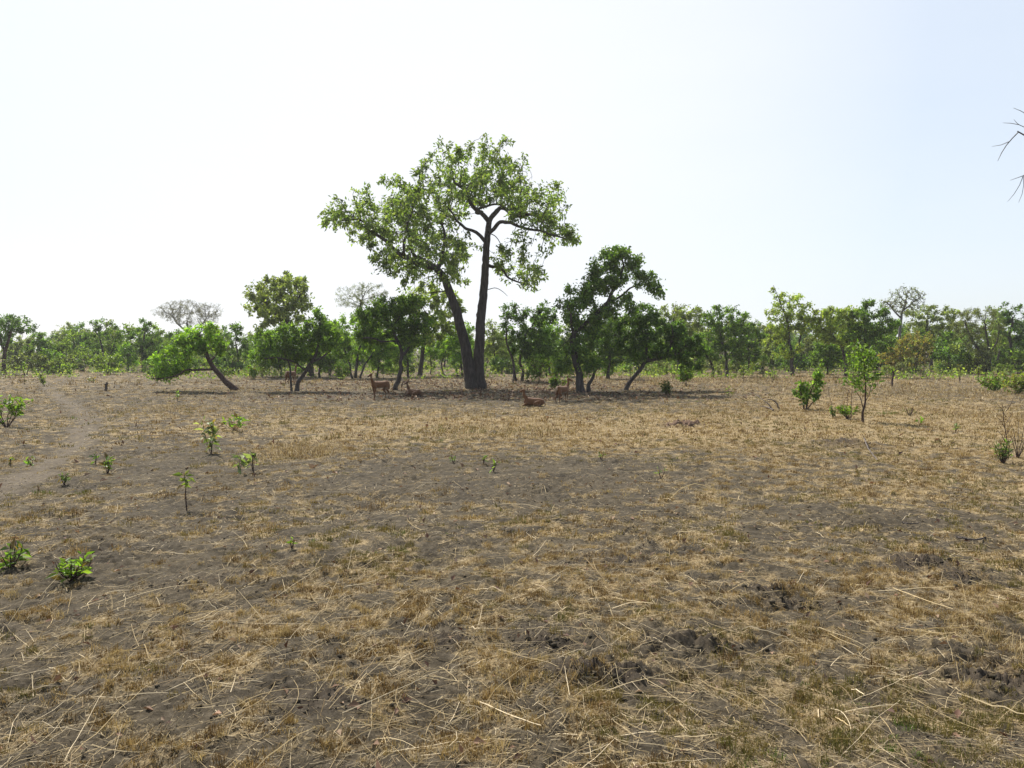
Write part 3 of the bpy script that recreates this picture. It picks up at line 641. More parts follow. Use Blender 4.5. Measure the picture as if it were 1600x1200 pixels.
# dry stalks, sticks, stump, dung
def sticks(name, label, lines, mat, cat, group=None):
    """lines: list of (pixel points with height in metres, r0, r1); one thing, one mesh."""
    x0, y0 = G(*lines[0][0][0][:2]); z0 = float(Hgt(np.array([x0]), np.array([y0]))[0])
    T_ = Tubes()
    for pts, r0, r1 in lines:
        q = []
        for px, py, h in pts:
            # ground point below the pixel's foot, raised by h
            x, y = G(px, py); q.append((x - x0, y - y0, h + float(Hgt(np.array([x]), np.array([y]))[0]) - z0))
        q = np.array(q); m = len(q) * 3; t = np.linspace(0, len(q) - 1, m)
        q = np.stack([np.interp(t, np.arange(len(q)), q[:, j]) for j in range(3)], 1)
        q[1:-1] = q[1:-1] * .5 + (q[:-2] + q[2:]) * .25
        T_.add(q + rng.normal(0, r0 * .25, q.shape), np.linspace(r0, r1, m), 6)
    o = obj(name, T_.mesh(name, mat), None, (x0, y0, z0))
    return tag(o, label, cat, group)
sticks('fallen_branch', 'grey arched fallen branches lying in dry grass left of the two-lobed shrub',
       [([(1218, 640, 0), (1214, 640, .22), (1206, 640, .38), (1198, 640, .36)], .03, .015), ([(1206, 641, .05), (1203, 641, .2), (1190, 640, .38), (1182, 638, .5)], .025, .012), ([(1208, 643, .04), (1198, 639, .08), (1188, 638, .1)], .025, .015)], M_STICK, 'branch')
sticks('fallen_stick', 'curved dead stick lying on yellow grass below the dark earth mound', [([(1350, 692, .10), (1356, 702, .06), (1364, 710, .04), (1371, 719, .03)], .016, .01)], M_STICK, 'stick')
sticks('fallen_stick', 'dark stick half buried in bare soil in the right middle foreground', [([(1494, 845, .02), (1510, 849, .05), (1530, 849, .04), (1545, 843, .03)], .012, .006)], M_BARK, 'stick')
sticks('fallen_stick', 'short dark stick at the foot of a rusty grass tuft in the right field', [([(1410, 818, .03), (1420, 822, .03), (1436, 820, .03)], .01, .006)], M_BARK, 'stick')
sticks('fallen_log', 'grey log lying on the ground behind the slanting tree', [([(1025, 580, .15), (1045, 580, .17), (1062, 579, .14)], .13, .1)], M_STICK, 'log')
sticks('fallen_branch', 'pale crooked branch standing out of shaded litter right of the tall trunks', [([(1037, 632, 0), (1036, 631, .15), (1032, 629, .22)], .018, .01)], M_STICK, 'branch')
sticks('fallen_branch', 'reddish dead branch lying in the shade behind the bent forked trunk', [([(627, 606, 0), (630, 606, .35), (629, 604, .5)], .04, .03), ([(630, 605, .3), (637, 604, .32), (645, 604, .3), (656, 603, .28)], .04, .02)], M_BARKR, 'branch')
sticks('tree_stump', 'small blackened stub standing alone in the left field', [([(165, 611, 0), (166, 611, .3), (168, 611, .5)], .07, .05)], M_BARK, 'stump')
sticks('tree_stump', 'short dark stump near the left treeline', [([(128, 580, 0), (128, 580, .35)], .25, .2)], M_BARK, 'stump')
sticks('tree_stump', 'cut reddish stub standing in pale grass left of the far right bush', [([(1394, 603, 0), (1395, 603, .9)], .06, .05), ([(1395, 603, .85), (1400, 603, 1.0)], .035, .02)], M_BARKR, 'stump')
sticks('dry_stalk', 'tall dry brown stalk with side twigs rising from the green weed at the right edge',
       [([(1569, 722, 0), (1573, 722, .4), (1567, 722, .8), (1563, 722, 1.2)], .012, .004)] +
       [([(1570, 722, .3 + .12 * k), (1570 + (-1) ** k * 7, 722, .45 + .12 * k), (1568 + (-1) ** k * 12, 722, .5 + .13 * k)], .006, .003) for k in range(7)], M_BARKR, 'dry plant')
sticks('dry_stalk', 'fan of dry brown stalks beside the green weed, cut by the right edge',
       [([(1590, 716, 0), (1591 + k, 716, .35), (1592 + k * 2.2, 716, .75 + .02 * k)], .009, .003) for k in (-9, -5, -1, 4, 9, 13)], M_BARKR, 'dry plant')
sticks('dry_stalk', 'leafless reddish stalk rising from the small dark green shrub in the right field', [([(1302, 652, 0), (1298, 652, .5), (1293, 652, .95)], .009, .004), ([(1299, 652, .5), (1304, 652, .75)], .005, .003)], M_BARKR, 'dry plant')
sticks('dry_stalk', 'tall leafless stalk standing in the bright low shrub by the reddish-stemmed little tree', [([(1322, 655, 0), (1324, 655, .7), (1327, 655, 1.2)], .008, .004), ([(1324, 655, .7), (1319, 655, 1.0)], .005, .003)], M_BARKR, 'dry plant')
# ------------------------------------------------------------------ antelopes
def hair_mat():
    m, nt, nd, lk = new_mat('antelope_coat')
    a = nd.new('ShaderNodeAttribute'); a.attribute_name = 'tint'
    n = nd.new('ShaderNodeTexNoise'); n.inputs['Scale'].default_value = 60; n.inputs['Detail'].default_value = 4
    tc = nd.new('ShaderNodeTexCoord'); lk.new(tc.outputs['Object'], n.inputs[0])
    mx = nd.new('ShaderNodeMix'); mx.data_type = 'RGBA'; mx.blend_type = 'MULTIPLY'; mx.inputs[0].default_value = .35
    r = ramp(nd, [(.3, (.6, .6, .6)), (.7, (1.2, 1.2, 1.2))]); lk.new(n.outputs['Fac'], r.inputs[0])
    lk.new(a.outputs['Color'], mx.inputs[6]); lk.new(r.outputs[0], mx.inputs[7])
    p = nd.new('ShaderNodeBsdfPrincipled'); p.inputs['Roughness'].default_value = .7; p.inputs['Specular IOR Level'].default_value = .2
    p.inputs['Sheen Weight'].default_value = .15
    lk.new(mx.outputs[2], p.inputs['Base Color'])
    o = nd.new('ShaderNodeOutputMaterial'); lk.new(p.outputs[0], o.inputs['Surface'])
    return m
M_COAT = hair_mat()
def loft(T_, pts, rw, rh, n=14):
    """closed elliptical loft: rw sideways radius, rh radius in the bending plane."""
    pts = np.array(pts, float); k = len(pts)
    t = np.linspace(0, k - 1, (k - 1) * 4 + 1)
    def cm(v):
        v = np.asarray(v, float); i = np.clip(t.astype(int), 0, k - 2); f = t - i
        p0 = v[np.maximum(i - 1, 0)]; p1 = v[i]; p2 = v[i + 1]; p3 = v[np.minimum(i + 2, k - 1)]
        if v.ndim > 1: f = f[:, None]
        return .5 * (2 * p1 + (p2 - p0) * f + (2 * p0 - 5 * p1 + 4 * p2 - p3) * f ** 2 + (3 * p1 - p0 - 3 * p2 + p3) * f ** 3)
    q = cm(pts); a = np.maximum(cm(rw), .004); b = np.maximum(cm(rh), .004); m = len(q)
    tg = unit(np.gradient(q, axis=0)); V = []
    ang = np.arange(n) * 2 * math.pi / n
    for i in range(m):
        side = np.array([0, 1., 0]); side -= tg[i] * np.dot(side, tg[i])
        if np.linalg.norm(side) < .15: side = np.array([1., 0, 0]) - tg[i] * tg[i][0]
        side /= np.linalg.norm(side); up = np.cross(tg[i], side)
        V.append(q[i] + a[i] * np.cos(ang)[:, None] * side + b[i] * np.sin(ang)[:, None] * up)
    V = np.concatenate(V + [q[:1] - tg[:1] * min(a[0], b[0]) * .6, q[-1:] + tg[-1:] * min(a[-1], b[-1]) * .6])
    i = np.arange(m - 1)[:, None] * n; c = np.arange(n)[None]; d = (c + 1) % n
    f = [tuple(r) for r in np.stack([i + c, i + d, i + n + d, i + n + c], -1).reshape(-1, 4)]
    f += [(m * n, (j + 1) % n, j) for j in range(n)] + [(m * n + 1, (m - 1) * n + j, (m - 1) * n + (j + 1) % n) for j in range(n)]
    o = T_['n']; T_['V'].append(V); T_['F'] += [tuple(int(x) + o for x in r) for r in f]; T_['n'] += len(V)
def antelope(label, px, py, yaw, scale, pose='stand', head_yaw=0, Y=None, dark=1.0):
    S = dict(V=[], F=[], n=0)
    if pose == 'stand':
        loft(S, [(-.50, 0, .70), (-.42, 0, .72), (-.22, 0, .70), (.02, 0, .68), (.24, 0, .68), (.38, 0, .70), (.45, 0, .74)], [.07, .125, .14, .155, .145, .11, .06], [.09, .155, .155, .165, .17, .15, .09])
        nb = np.array([.38, 0, .76]); hz = 1.13
        for s in (1, -1):
            o1, o2 = (.03, -.03) if s > 0 else (-.03, .04)
            loft(S, [(.33, s * .075, .66), (.33 + o1 * .3, s * .085, .50), (.34 + o1, s * .075, .32), (.33 + o1 * 1.4, s * .07, .10), (.355 + o1 * 1.4, s * .07, .015)], [.06, .05, .026, .018, .024], [.09, .06, .03, .02, .03])
            loft(S, [(-.38, s * .07, .70), (-.36 + o2 * .3, s * .095, .53), (-.33 + o2, s * .09, .42), (-.45 + o2, s * .085, .29), (-.42 + o2, s * .08, .10), (-.39 + o2, s * .08, .015)], [.07, .075, .05, .025, .018, .024], [.12, .115, .06, .034, .02, .03])
        loft(S, [(-.52, 0, .78), (-.57, 0, .70), (-.58, 0, .58), (-.57, 0, .5)], [.022, .025, .022, .01], [.02, .02, .02, .01])
    else:
        loft(S, [(-.46, 0, .17), (-.38, 0, .20), (-.2, 0, .22), (.02, 0, .22), (.22, 0, .24), (.36, 0, .27), (.42, 0, .32)], [.08, .16, .18, .18, .15, .11, .06], [.10, .17, .19, .20, .20, .17, .09])
        nb = np.array([.33, 0, .36]); hz = .72
        for s in (1, -1):
            loft(S, [(.28, s * .1, .18), (.45, s * .12, .07), (.52, s * .11, .05), (.36, s * .13, .03), (.22, s * .13, .03)], [.06, .04, .032, .024, .024], [.08, .045, .035, .024, .022])
            loft(S, [(-.32, s * .12, .18), (-.12, s * .2, .16), (-.08, s * .2, .08), (-.3, s * .2, .05), (-.12, s * .22, .03), (-.03, s * .22, .025)], [.08, .06, .05, .035, .024, .02], [.13, .10, .06, .04, .024, .02])
        loft(S, [(-.5, 0, .2), (-.55, 0, .1), (-.5, .06, .04)], [.02, .02, .01], [.02, .02, .01])
    # neck, head and ears (the head turned by head_yaw about the neck's top)
    top = np.array([nb[0] + .15, 0, hz])
    loft(S, [nb + (-.03, 0, -.06), nb * .62 + top * .38 + (.035, 0, 0), nb * .28 + top * .72 + (.03, 0, 0), top + (.01, 0, .03)], [.075, .058, .05, .048], [.12, .085, .065, .06])
    c, s_ = math.cos(head_yaw), math.sin(head_yaw)
    def hd(p): return (top[0] + c * p[0] - s_ * p[1], s_ * p[0] + c * p[1], top[2] + p[2])
    loft(S, [hd((-.06, 0, .04)), hd((0, 0, .05)), hd((.08, 0, .025)), hd((.17, 0, -.02)), hd((.235, 0, -.055))], [.04, .06, .052, .034, .026], [.045, .066, .06, .042, .03])
    for s in (1, -1):
        loft(S, [hd((-.02, s * .045, .09)), hd((-.045, s * .085, .14)), hd((-.06, s * .11, .195)), hd((-.065, s * .12, .24))], [.016, .03, .028, .008], [.012, .013, .012, .008])
    V = np.concatenate(S['V'])
    me = bpy.data.meshes.new('tmp'); me.from_pydata(V.tolist(), [], S['F'])
    bm = bmesh.new(); bm.from_mesh(me); bmesh.ops.recalc_face_normals(bm, faces=bm.faces); bm.to_mesh(me); bm.free()
    o = bpy.data.objects.new('antelope', me); COL.objects.link(o)
    md = o.modifiers.new('r', 'REMESH'); md.mode = 'VOXEL'; md.voxel_size = .011
    sm = o.modifiers.new('s', 'SMOOTH'); sm.iterations = 2; sm.factor = .5
    bpy.context.view_layer.update()
    ev = o.evaluated_get(bpy.context.evaluated_depsgraph_get()); me2 = bpy.data.meshes.new_from_object(ev)
    o.modifiers.clear(); o.data = me2; me2.name = 'antelope'
    n = len(me2.vertices); co = np.empty(n * 3, np.float32); me2.vertices.foreach_get('co', co); co = co.reshape(-1, 3)
    t = np.tile(np.array([.15, .066, .025]), (n, 1)) * dark
    x, y, z = co.T
    if pose == 'stand':
        belly = np.clip((.60 - z) / .05, 0, 1) * (z > .46) * (np.abs(x) < .34); t = t * (1 - belly[:, None]) + np.array([.2, .14, .085]) * dark * belly[:, None]
        leg = np.clip((.46 - z) / .12, 0, 1)[:, None] * .55; t = t * (1 - leg) + np.array([.13, .06, .03]) * leg
        hoof = (z < .045)[:, None]; t = np.where(hoof, np.array([.03, .025, .02]), t)
        rump = ((x < -.5) & (np.abs(y) < .06) & (z > .5))[:, None]; t = np.where(rump, np.array([.32, .23, .15]) * dark, t)
    else:
        low = np.clip((.13 - z) / .08, 0, 1)[:, None]; t = t * (1 - low) + np.array([.14, .08, .04]) * dark * low
    hx = (x - top[0]) * c + y * s_; hy = -(x - top[0]) * s_ + y * c; hz_ = z - top[2]
    nose = ((hx > .2) & (hz_ < 0) & (hz_ > -.12))[:, None]; t = np.where(nose, np.array([.03, .02, .018]), t)
    eye = (np.hypot(hx - .07, hz_ - .05) < .02) & (np.abs(hy) > .03); t = np.where(eye[:, None], np.array([.01, .008, .006]), t)
    thr = ((hx < .1) & (hx > .02) & (hz_ < -.02) & (hz_ > -.14) & (np.abs(hy) < .05))[:, None]; t = np.where(thr, np.array([.3, .21, .13]) * dark, t)
    a = me2.color_attributes.new('tint', 'FLOAT_COLOR', 'POINT'); cc = np.ones((n, 4), np.float32); cc[:, :3] = t; a.data.foreach_set('color', cc.ravel())
    me2.materials.clear(); me2.materials.append(M_COAT)
    me2.polygons.foreach_set('use_smooth', np.ones(len(me2.polygons), bool))
    gx, gy = G(px, py)
    o.location = (gx, gy, float(Hgt(np.array([gx]), np.array([gy]))[0]) - .015); o.rotation_euler = (0, 0, yaw); o.scale = (scale,) * 3
    return tag(o, label, 'antelope', 'antelopes resting in the shade')
R = math.radians
antelope('rust-brown antelope lying in front of the big trunks, head raised and turned left', 834, 636, R(172), .80, 'lie', R(8))
antelope('rust-brown antelope standing seen from behind, looking right beside the twin trunk', 879, 631, R(52), .80, 'stand', R(-48))
antelope('brown antelope standing in shade left of the bent trunk, chest and head towards the viewer', 594, 624, R(228), .92, 'stand', R(12))
antelope('dull brown antelope lying in shade right of the bent forked trunk, ears up', 647, 620, R(150), .82, 'lie', R(70), dark=.8)
antelope('orange-brown antelope half hidden behind the thin stem of the low spreading tree', 455, 602, R(70), .95, 'stand', R(20))

# ------------------------------------------------------------------ far woodland (one mass)
mass = []
for i in range(7):
    w = rng.uniform(26, 40); hh = rng.uniform(60, 84)
    bl = [(800 + rng.uniform(-w, w) * .7, 600 - hh * rng.uniform(.28, .92), rng.uniform(.35, .6) * w, rng.uniform(9, 16)) for _ in range(9)]
    tree('x', '', (800, 600), [([(800, 600), (800 + rng.uniform(-4, 4), 600 - hh * .35), (800 + rng.uniform(-10, 10), 600 - hh * .6)], .16, .07, .4)], bl, 'mid', 110, 1500, .3, .6, Y=100, mass=mass, step=.5)
for i in range(5):
    bl = [(800 + rng.uniform(-20, 20), 600 - rng.uniform(4, 36), rng.uniform(9, 18), rng.uniform(6, 10)) for _ in range(8)]
    tree('x', '', (800, 600), [([(800, 600), (798, 590), (795, 580)], .06, .03, .1), ([(802, 600), (806, 588), (812, 578)], .05, .03, -.1)], bl, 'mid', 70, 900, .24, .6, Y=80, mass=mass, step=.35, clump=.85)
VV, FF, CC, MI = [], [], [], []; nv = 0; FT = []
wr_ = np.random.default_rng(12)
WC = [np.array(GREEN['mid'][0]), np.array(GREEN['dark'][1]) * 1.2, np.array(GREEN['pale'][0]), np.array(GREEN['grey'][0]), np.array(GREEN['yellow'][1])]
for i in range(560):
    Yd = wr_.uniform(66, 120) if i < 300 else wr_.uniform(80, 112) if i < 370 else wr_.uniform(92, 190); X = wr_.uniform(-.78, .78) * Yd
    (tv, tf), (lv, lf, lc) = mass[wr_.integers(7, 12) if i < 300 else wr_.integers(0, 7)]
    a = wr_.uniform(0, 6.28); s = wr_.uniform(.65, 1.15) * (1.15 if X > .1 * Yd else .9); c_, s_ = math.cos(a), math.sin(a)
    if i < 300: s = wr_.uniform(.35, 1.15)
    elif i < 370: s *= .8
    Rm = np.array([[c_, -s_, 0], [s_, c_, 0], [0, 0, wr_.uniform(.85, 1.1)]]) * s
    off = np.array([X, Yd, float(H_low(np.array([X]), np.array([Yd]))[0])])
    V1 = tv @ Rm.T + off; V2 = lv @ Rm.T + off
    base = WC[wr_.integers(0, 5)]; lum = lc.mean(1, keepdims=True) / lc.mean()
    VV += [V1, V2]; CC += [np.tile([.05, .045, .04], (len(V1), 1)), base * lum]
    FF.append(tf + nv); nv += len(V1); FT.append(lf + nv); nv += len(V2)
q = np.concatenate(FF); t3 = np.concatenate(FT)
me = fast_mesh('woodland', np.concatenate(VV), [q, t3], [M_BARK, M_LEAF], np.concatenate(CC), fmat=np.concatenate([np.zeros(len(q)), np.ones(len(t3))]))
tag(obj('woodland', me), 'mass of far trees closing the field behind the nearer trees', 'woodland', kind='stuff')

# ------------------------------------------------------------------ grass, straw, litter
def sector(n, d0, d1, p, half=44):
    """n points in the field before the camera, density falling as distance^-p."""
    e = 2 - p; u = rng.uniform(0, 1, n)
    r = (d0 ** e + u * (d1 ** e - d0 ** e)) ** (1 / e) if abs(e) > 1e-6 else d0 * (d1 / d0) ** u
    a = rng.uniform(-half, half, n) * math.pi / 180
    return r * np.sin(a), r * np.cos(a)
GOLD = np.array([(.32, .225, .095), (.21, .14, .055), (.42, .32, .155), (.14, .088, .036)])
OLIVE = np.array([(.17, .14, .042), (.13, .12, .034), (.21, .165, .055)])
GRN = np.array([(.11, .16, .035), (.14, .18, .045)])
STRAW = np.array([(.55, .44, .26), (.42, .32, .17), (.64, .53, .35), (.27, .195, .105), (.47, .365, .205)])
def blades(x, y, z, L, w, lean, cols, bend=.35, two=True):
    n = len(x); a = rng.uniform(0, 2 * math.pi, n); d = np.stack([np.cos(a), np.sin(a), np.zeros(n)], 1)
    b = rng.uniform(0, 2 * math.pi, n); s = np.stack([np.cos(b), np.sin(b), np.zeros(n)], 1) * (w * .5)[:, None]
    p = np.stack([x, y, z - .008], 1); up = np.array([0, 0, 1.])
    m = p + up * (L * .55)[:, None] + d * (L * lean * .35)[:, None]
    t = p + up * (L * (1 - .35 * lean))[:, None] + d * (L * lean)[:, None]
    V = np.stack([p - s, p + s, m + s * .8, m - s * .8, t], 1).reshape(-1, 3)
    i = np.arange(n)[:, None] * 5
    return V, i + [0, 1, 2, 3], i + [3, 2, 4], np.repeat(cols, 5, 0)
BV, BQ, BT, BC = [], [], [], []; bn = 0
def add_blades(r):
    global bn
    V, q, t, c = r; BV.append(V); BQ.append(q + bn); BT.append(t + bn); BC.append(c); bn += len(V)
def tufts(n, d0, d1, p, kb, Lm, wm, rad, thr=.25):
    x, y = sector(n, d0, d1, p); c = cover(x, y)
    cl = perlin(x * 1.3, y * 1.3, 31) * .8
    k = rng.uniform(0, 1, n) < np.clip(c - thr + cl * .5, 0, 1)
    x, y, c = x[k], y[k], c[k]; m = len(x)
    size = np.exp(rng.normal(0, .35, m)); kk = np.maximum(3, (kb * size).astype(int))
    idx = np.repeat(np.arange(m), kk); N = len(idx)
    aa = rng.uniform(0, 6.283, N); rr = rad * size[idx] * np.sqrt(rng.uniform(0, 1, N)) * rng.uniform(.6, 1.2, m)[idx]
    bx = x[idx] + rr * np.cos(aa); by = y[idx] + rr * np.sin(aa)
    kind = perlin(x * .35, y * .35, 41) + perlin(x * 2, y * 2, 42) * .5 + rng.normal(0, .16, m)
    d = np.hypot(x, y)
    pal = np.where((kind > .16)[:, None], OLIVE[rng.integers(0, 3, m)], GOLD[rng.integers(0, 4, m)])
    pal = np.where((kind > .72)[:, None], GRN[rng.integers(0, 2, m)], pal)
    col = pal[idx] * np.exp(rng.normal(0, .25, N))[:, None]
    L = Lm * size[idx] * rng.uniform(.45, 1.25, N) * (1 - .35 * np.minimum(1, rr / (rad * size[idx] + 1e-6)))
    add_blades(blades(bx, by, Hgt(bx, by), L, wm * rng.uniform(.6, 1.3, N), np.abs(rng.normal(.35, .35, N)), col))
tufts(29000, 3.2, 9, 1.0, 30, .04, .0042, .038, .2)
tufts(47000, 9, 20, 1.0, 15, .046, .0075, .055, .2)
tufts(42000, 20, 48, 1.1, 9, .065, .015, .10, .17)
tufts(12000, 48, 115, 1.2, 7, .16, .035, .25, .15)
# taller yellow grass in the strips that have it
def tall(px, py, rx, ry, n, L, w):
    g0 = G(px, py); y1 = G(px, py - ry)[1]; y2 = G(px, py + ry)[1]
    x = g0[0] + rng.normal(0, rx * g0[1] / F * .5, n); y = g0[1] + rng.normal(0, abs(y1 - y2) * .25, n)
    k = rng.uniform(0, 1, n) < np.clip(.55 + 1.2 * fbm(x, y, .5, 2, 51), 0, 1); x, y = x[k], y[k]; m = len(x)
    c = np.concatenate([STRAW, GOLD])[rng.integers(0, 9, m)] * .85 * np.exp(rng.normal(0, .2, m))[:, None]
    add_blades(blades(x, y, Hgt(x, y), L * .75 * rng.uniform(.2, 1.2, m), w * .8 * np.ones(m), np.abs(rng.normal(.9, .5, m)).clip(0, 1.8), c))
tall(475, 700, 70, 18, 3500, .26, .012); tall(780, 672, 150, 14, 4500, .2, .014); tall(700, 645, 380, 10, 5000, .16, .016)
tall(1430, 612, 220, 12, 9000, .3, .025); tall(1150, 640, 220, 16, 6000, .18, .016); tall(1200, 596, 300, 8, 9000, .4, .03); tall(240, 640, 120, 12, 3500, .18, .016)
tall(350, 612, 130, 8, 2500, .22, .02); tall(1550, 650, 120, 20, 5000, .22, .018); tall(60, 612, 120, 10, 2500, .2, .02); tall(1580, 1010, 60, 40, 700, .22, .006); tall(980, 596, 300, 6, 4000, .25, .022)
me = fast_mesh('grass', np.concatenate(BV), [np.concatenate(BQ), np.concatenate(BT)], M_GRASS, np.concatenate(BC))
tag(obj('grass', me), 'short dry golden and olive grass tufts growing over the field', 'grass', kind='stuff')

SV, SQ, SC = [], [], []; sn = 0
def ribbons(x, y, ang, L, w, cols, seg, curve, lift, arch):
    """lying stems: ribbons that follow the ground, some bowed, some with an end lifted."""
    global sn
    n = len(x); t = np.linspace(-.5, .5, seg + 1)
    a = ang[:, None] + curve[:, None] * t[None]
    dx = np.cos(a) * (L[:, None] / seg); dy = np.sin(a) * (L[:, None] / seg)
    X = x[:, None] + np.cumsum(dx, 1) - dx.sum(1, keepdims=True) / 2; Yy = y[:, None] + np.cumsum(dy, 1) - dy.sum(1, keepdims=True) / 2
    if seg >= 3:
        Z = Hgt(X.ravel(), Yy.ravel()).reshape(X.shape)
        Zl = Z.copy()                                   # a stiff stem spans the hollows: blend to a straight line over the high points
        line = Z[:, :1] + (Z[:, -1:] - Z[:, :1]) * (t[None] + .5)
        Z = np.maximum(Z, line) * .6 + Z * .4
    else:
        z0 = Hgt(x, y); Z = np.repeat(z0[:, None], seg + 1, 1) + rng.normal(0, .006, (n, seg + 1))
    Z = Z + .004 + lift[:, None] * (t[None] + .5) * L[:, None] + arch[:, None] * (1 - (2 * t[None]) ** 2) * L[:, None]
    nx, ny = -np.sin(a), np.cos(a)
    tp = np.linspace(1, .55, seg + 1)[None] * w[:, None] * .5
    tl = rng.normal(0, .5, n)[:, None]
    A = np.stack([X + nx * tp, Yy + ny * tp, Z + tp * tl], -1); B = np.stack([X - nx * tp, Yy - ny * tp, Z - tp * tl], -1)
    V = np.stack([A, B], 2).reshape(-1, 3); m = (seg + 1) * 2
    i = np.arange(n)[:, None, None] * m + np.arange(seg)[None, :, None] * 2
    q = (i + np.array([0, 1, 3, 2])).reshape(-1, 4) + sn
    SV.append(V); SQ.append(q); SC.append(np.repeat(cols, m, 0)); sn += len(V)
def flow(x, y):
    """lying stems share a direction by area: fanning up-right on the left, down-right on the right."""
    return np.where(x < -.6, .75, np.where(x > .6, -.7, .1)) + 1.1 * perlin(x * .45, y * .45, 61)
def straw(n, d0, d1, p, L0, L1, w, seg, thr, spread=.5, dull=1.0):
    x, y = sector(n, d0, d1, p); c = cover(x, y)
    k = rng.uniform(0, 1, n) < np.clip((c - thr) * 1.2 + .12, 0.15, 1); x, y = x[k], y[k]; m = len(x)
    L = L0 * (L1 / L0) ** (rng.uniform(0, 1, m) ** 1.6)
    ang = flow(x, y) + rng.normal(0, spread, m)
    col = STRAW[rng.integers(0, 5, m)] * np.exp(rng.normal(-.05, .22, m))[:, None] * dull
    lift = np.where(rng.uniform(0, 1, m) < .3, np.abs(rng.normal(0, .18, m)), 0)
    arch = np.where(rng.uniform(0, 1, m) < .2, np.abs(rng.normal(0, .08, m)), 0)
    cv = np.where(rng.uniform(0, 1, m) < .25, rng.normal(0, .7, m), rng.normal(0, .1, m))
    ribbons(x, y, ang, L, w * rng.uniform(.6, 1.4, m), col, seg, cv, lift, arch)
straw(9000, 3.0, 8.5, .9, .12, .8, .004, 7, .05, .8)
straw(3600, 8.5, 18, 1.0, .15, .7, .0055, 6, .1, .9)
straw(165000, 3.0, 9, 1.0, .015, .12, .003, 1, .0, 1.3, .72)
straw(185000, 9, 20, 1.0, .03, .16, .0055, 1, .05, 1.3, .75)
straw(150000, 20, 48, 1.1, .06, .26, .011, 1, .1, 1.3, .8)
straw(45000, 48, 110, 1.2, .2, .5, .03, 1, .2, 1.2, .8)
me = fast_mesh('straw', np.concatenate(SV), [np.concatenate(SQ)], M_GRASS, np.concatenate(SC))
tag(obj('straw', me), 'pale broken straw and fallen grass stems lying over the soil', 'straw', kind='stuff')

# dead leaves
DEAD = [(.22, .13, .08), (.15, .08, .05), (.32, .22, .14), (.11, .06, .04), (.26, .16, .10)]
def litter(x, y, L, cols=DEAD):
    n = len(x); z = Hgt(x, y) + .012
    return leaves(np.stack([x, y, z], 1), np.concatenate([rng.normal(0, 1.5, (n, 2)), np.zeros((n, 1))], 1), L, .55, cols, -.12, 2.2, .0, .2, .3)
x, y = sector(760, 3.2, 14, 1.0); a1 = litter(x, y, .062)
x, y = sector(500, 14, 34, 1.0); a2 = litter(x, y, .12)
n = 5200; px = rng.normal(760, 230, n); d = rng.uniform(33, 56, n); x = (px - 800) / F * d; a3 = litter(x, d, .16)
V = np.concatenate([a1[0], a2[0], a3[0]]); n1, n2 = len(a1[0]), len(a2[0])
me = fast_mesh('leaf_litter', V, [np.concatenate([a1[1], a2[1] + n1, a3[1] + n1 + n2])], M_LITTER, np.concatenate([a1[2], a2[2], a3[2]]))
tag(obj('leaf_litter', me), 'brown fallen leaves scattered over soil and under the trees', 'leaf litter', kind='stuff')

# low green undergrowth below the far trees
n = 2600; d = rng.uniform(56, 108, n); x = rng.uniform(-.75, .75, n) * d
k = perlin(x * .12, d * .12, 71) + rng.normal(0, .15, n) > .02; x, d = x[k], d[k]; m = len(x)
idx = np.repeat(np.arange(m), 16); hh = rng.uniform(.15, .9, m)
P = np.stack([x[idx] + rng.normal(0, .25, len(idx)), d[idx] + rng.normal(0, .25, len(idx)), hh[idx] * rng.uniform(.1, 1, len(idx))], 1)
V, Fc, C = leaves(P, np.tile([0, 0, .6], (len(idx), 1)), .2, .5, GREEN['mid'] + GREEN['yellow'] + GREEN['pale'], .1, .8, .05)
C = C * np.repeat(np.exp(rng.normal(0, .2, m))[idx], 4)[:, None]
tag(obj('undergrowth', fast_mesh('undergrowth', V, [Fc], M_LEAF, C)), 'low green weeds and sprouts between the far tree stems', 'undergrowth', kind='stuff')

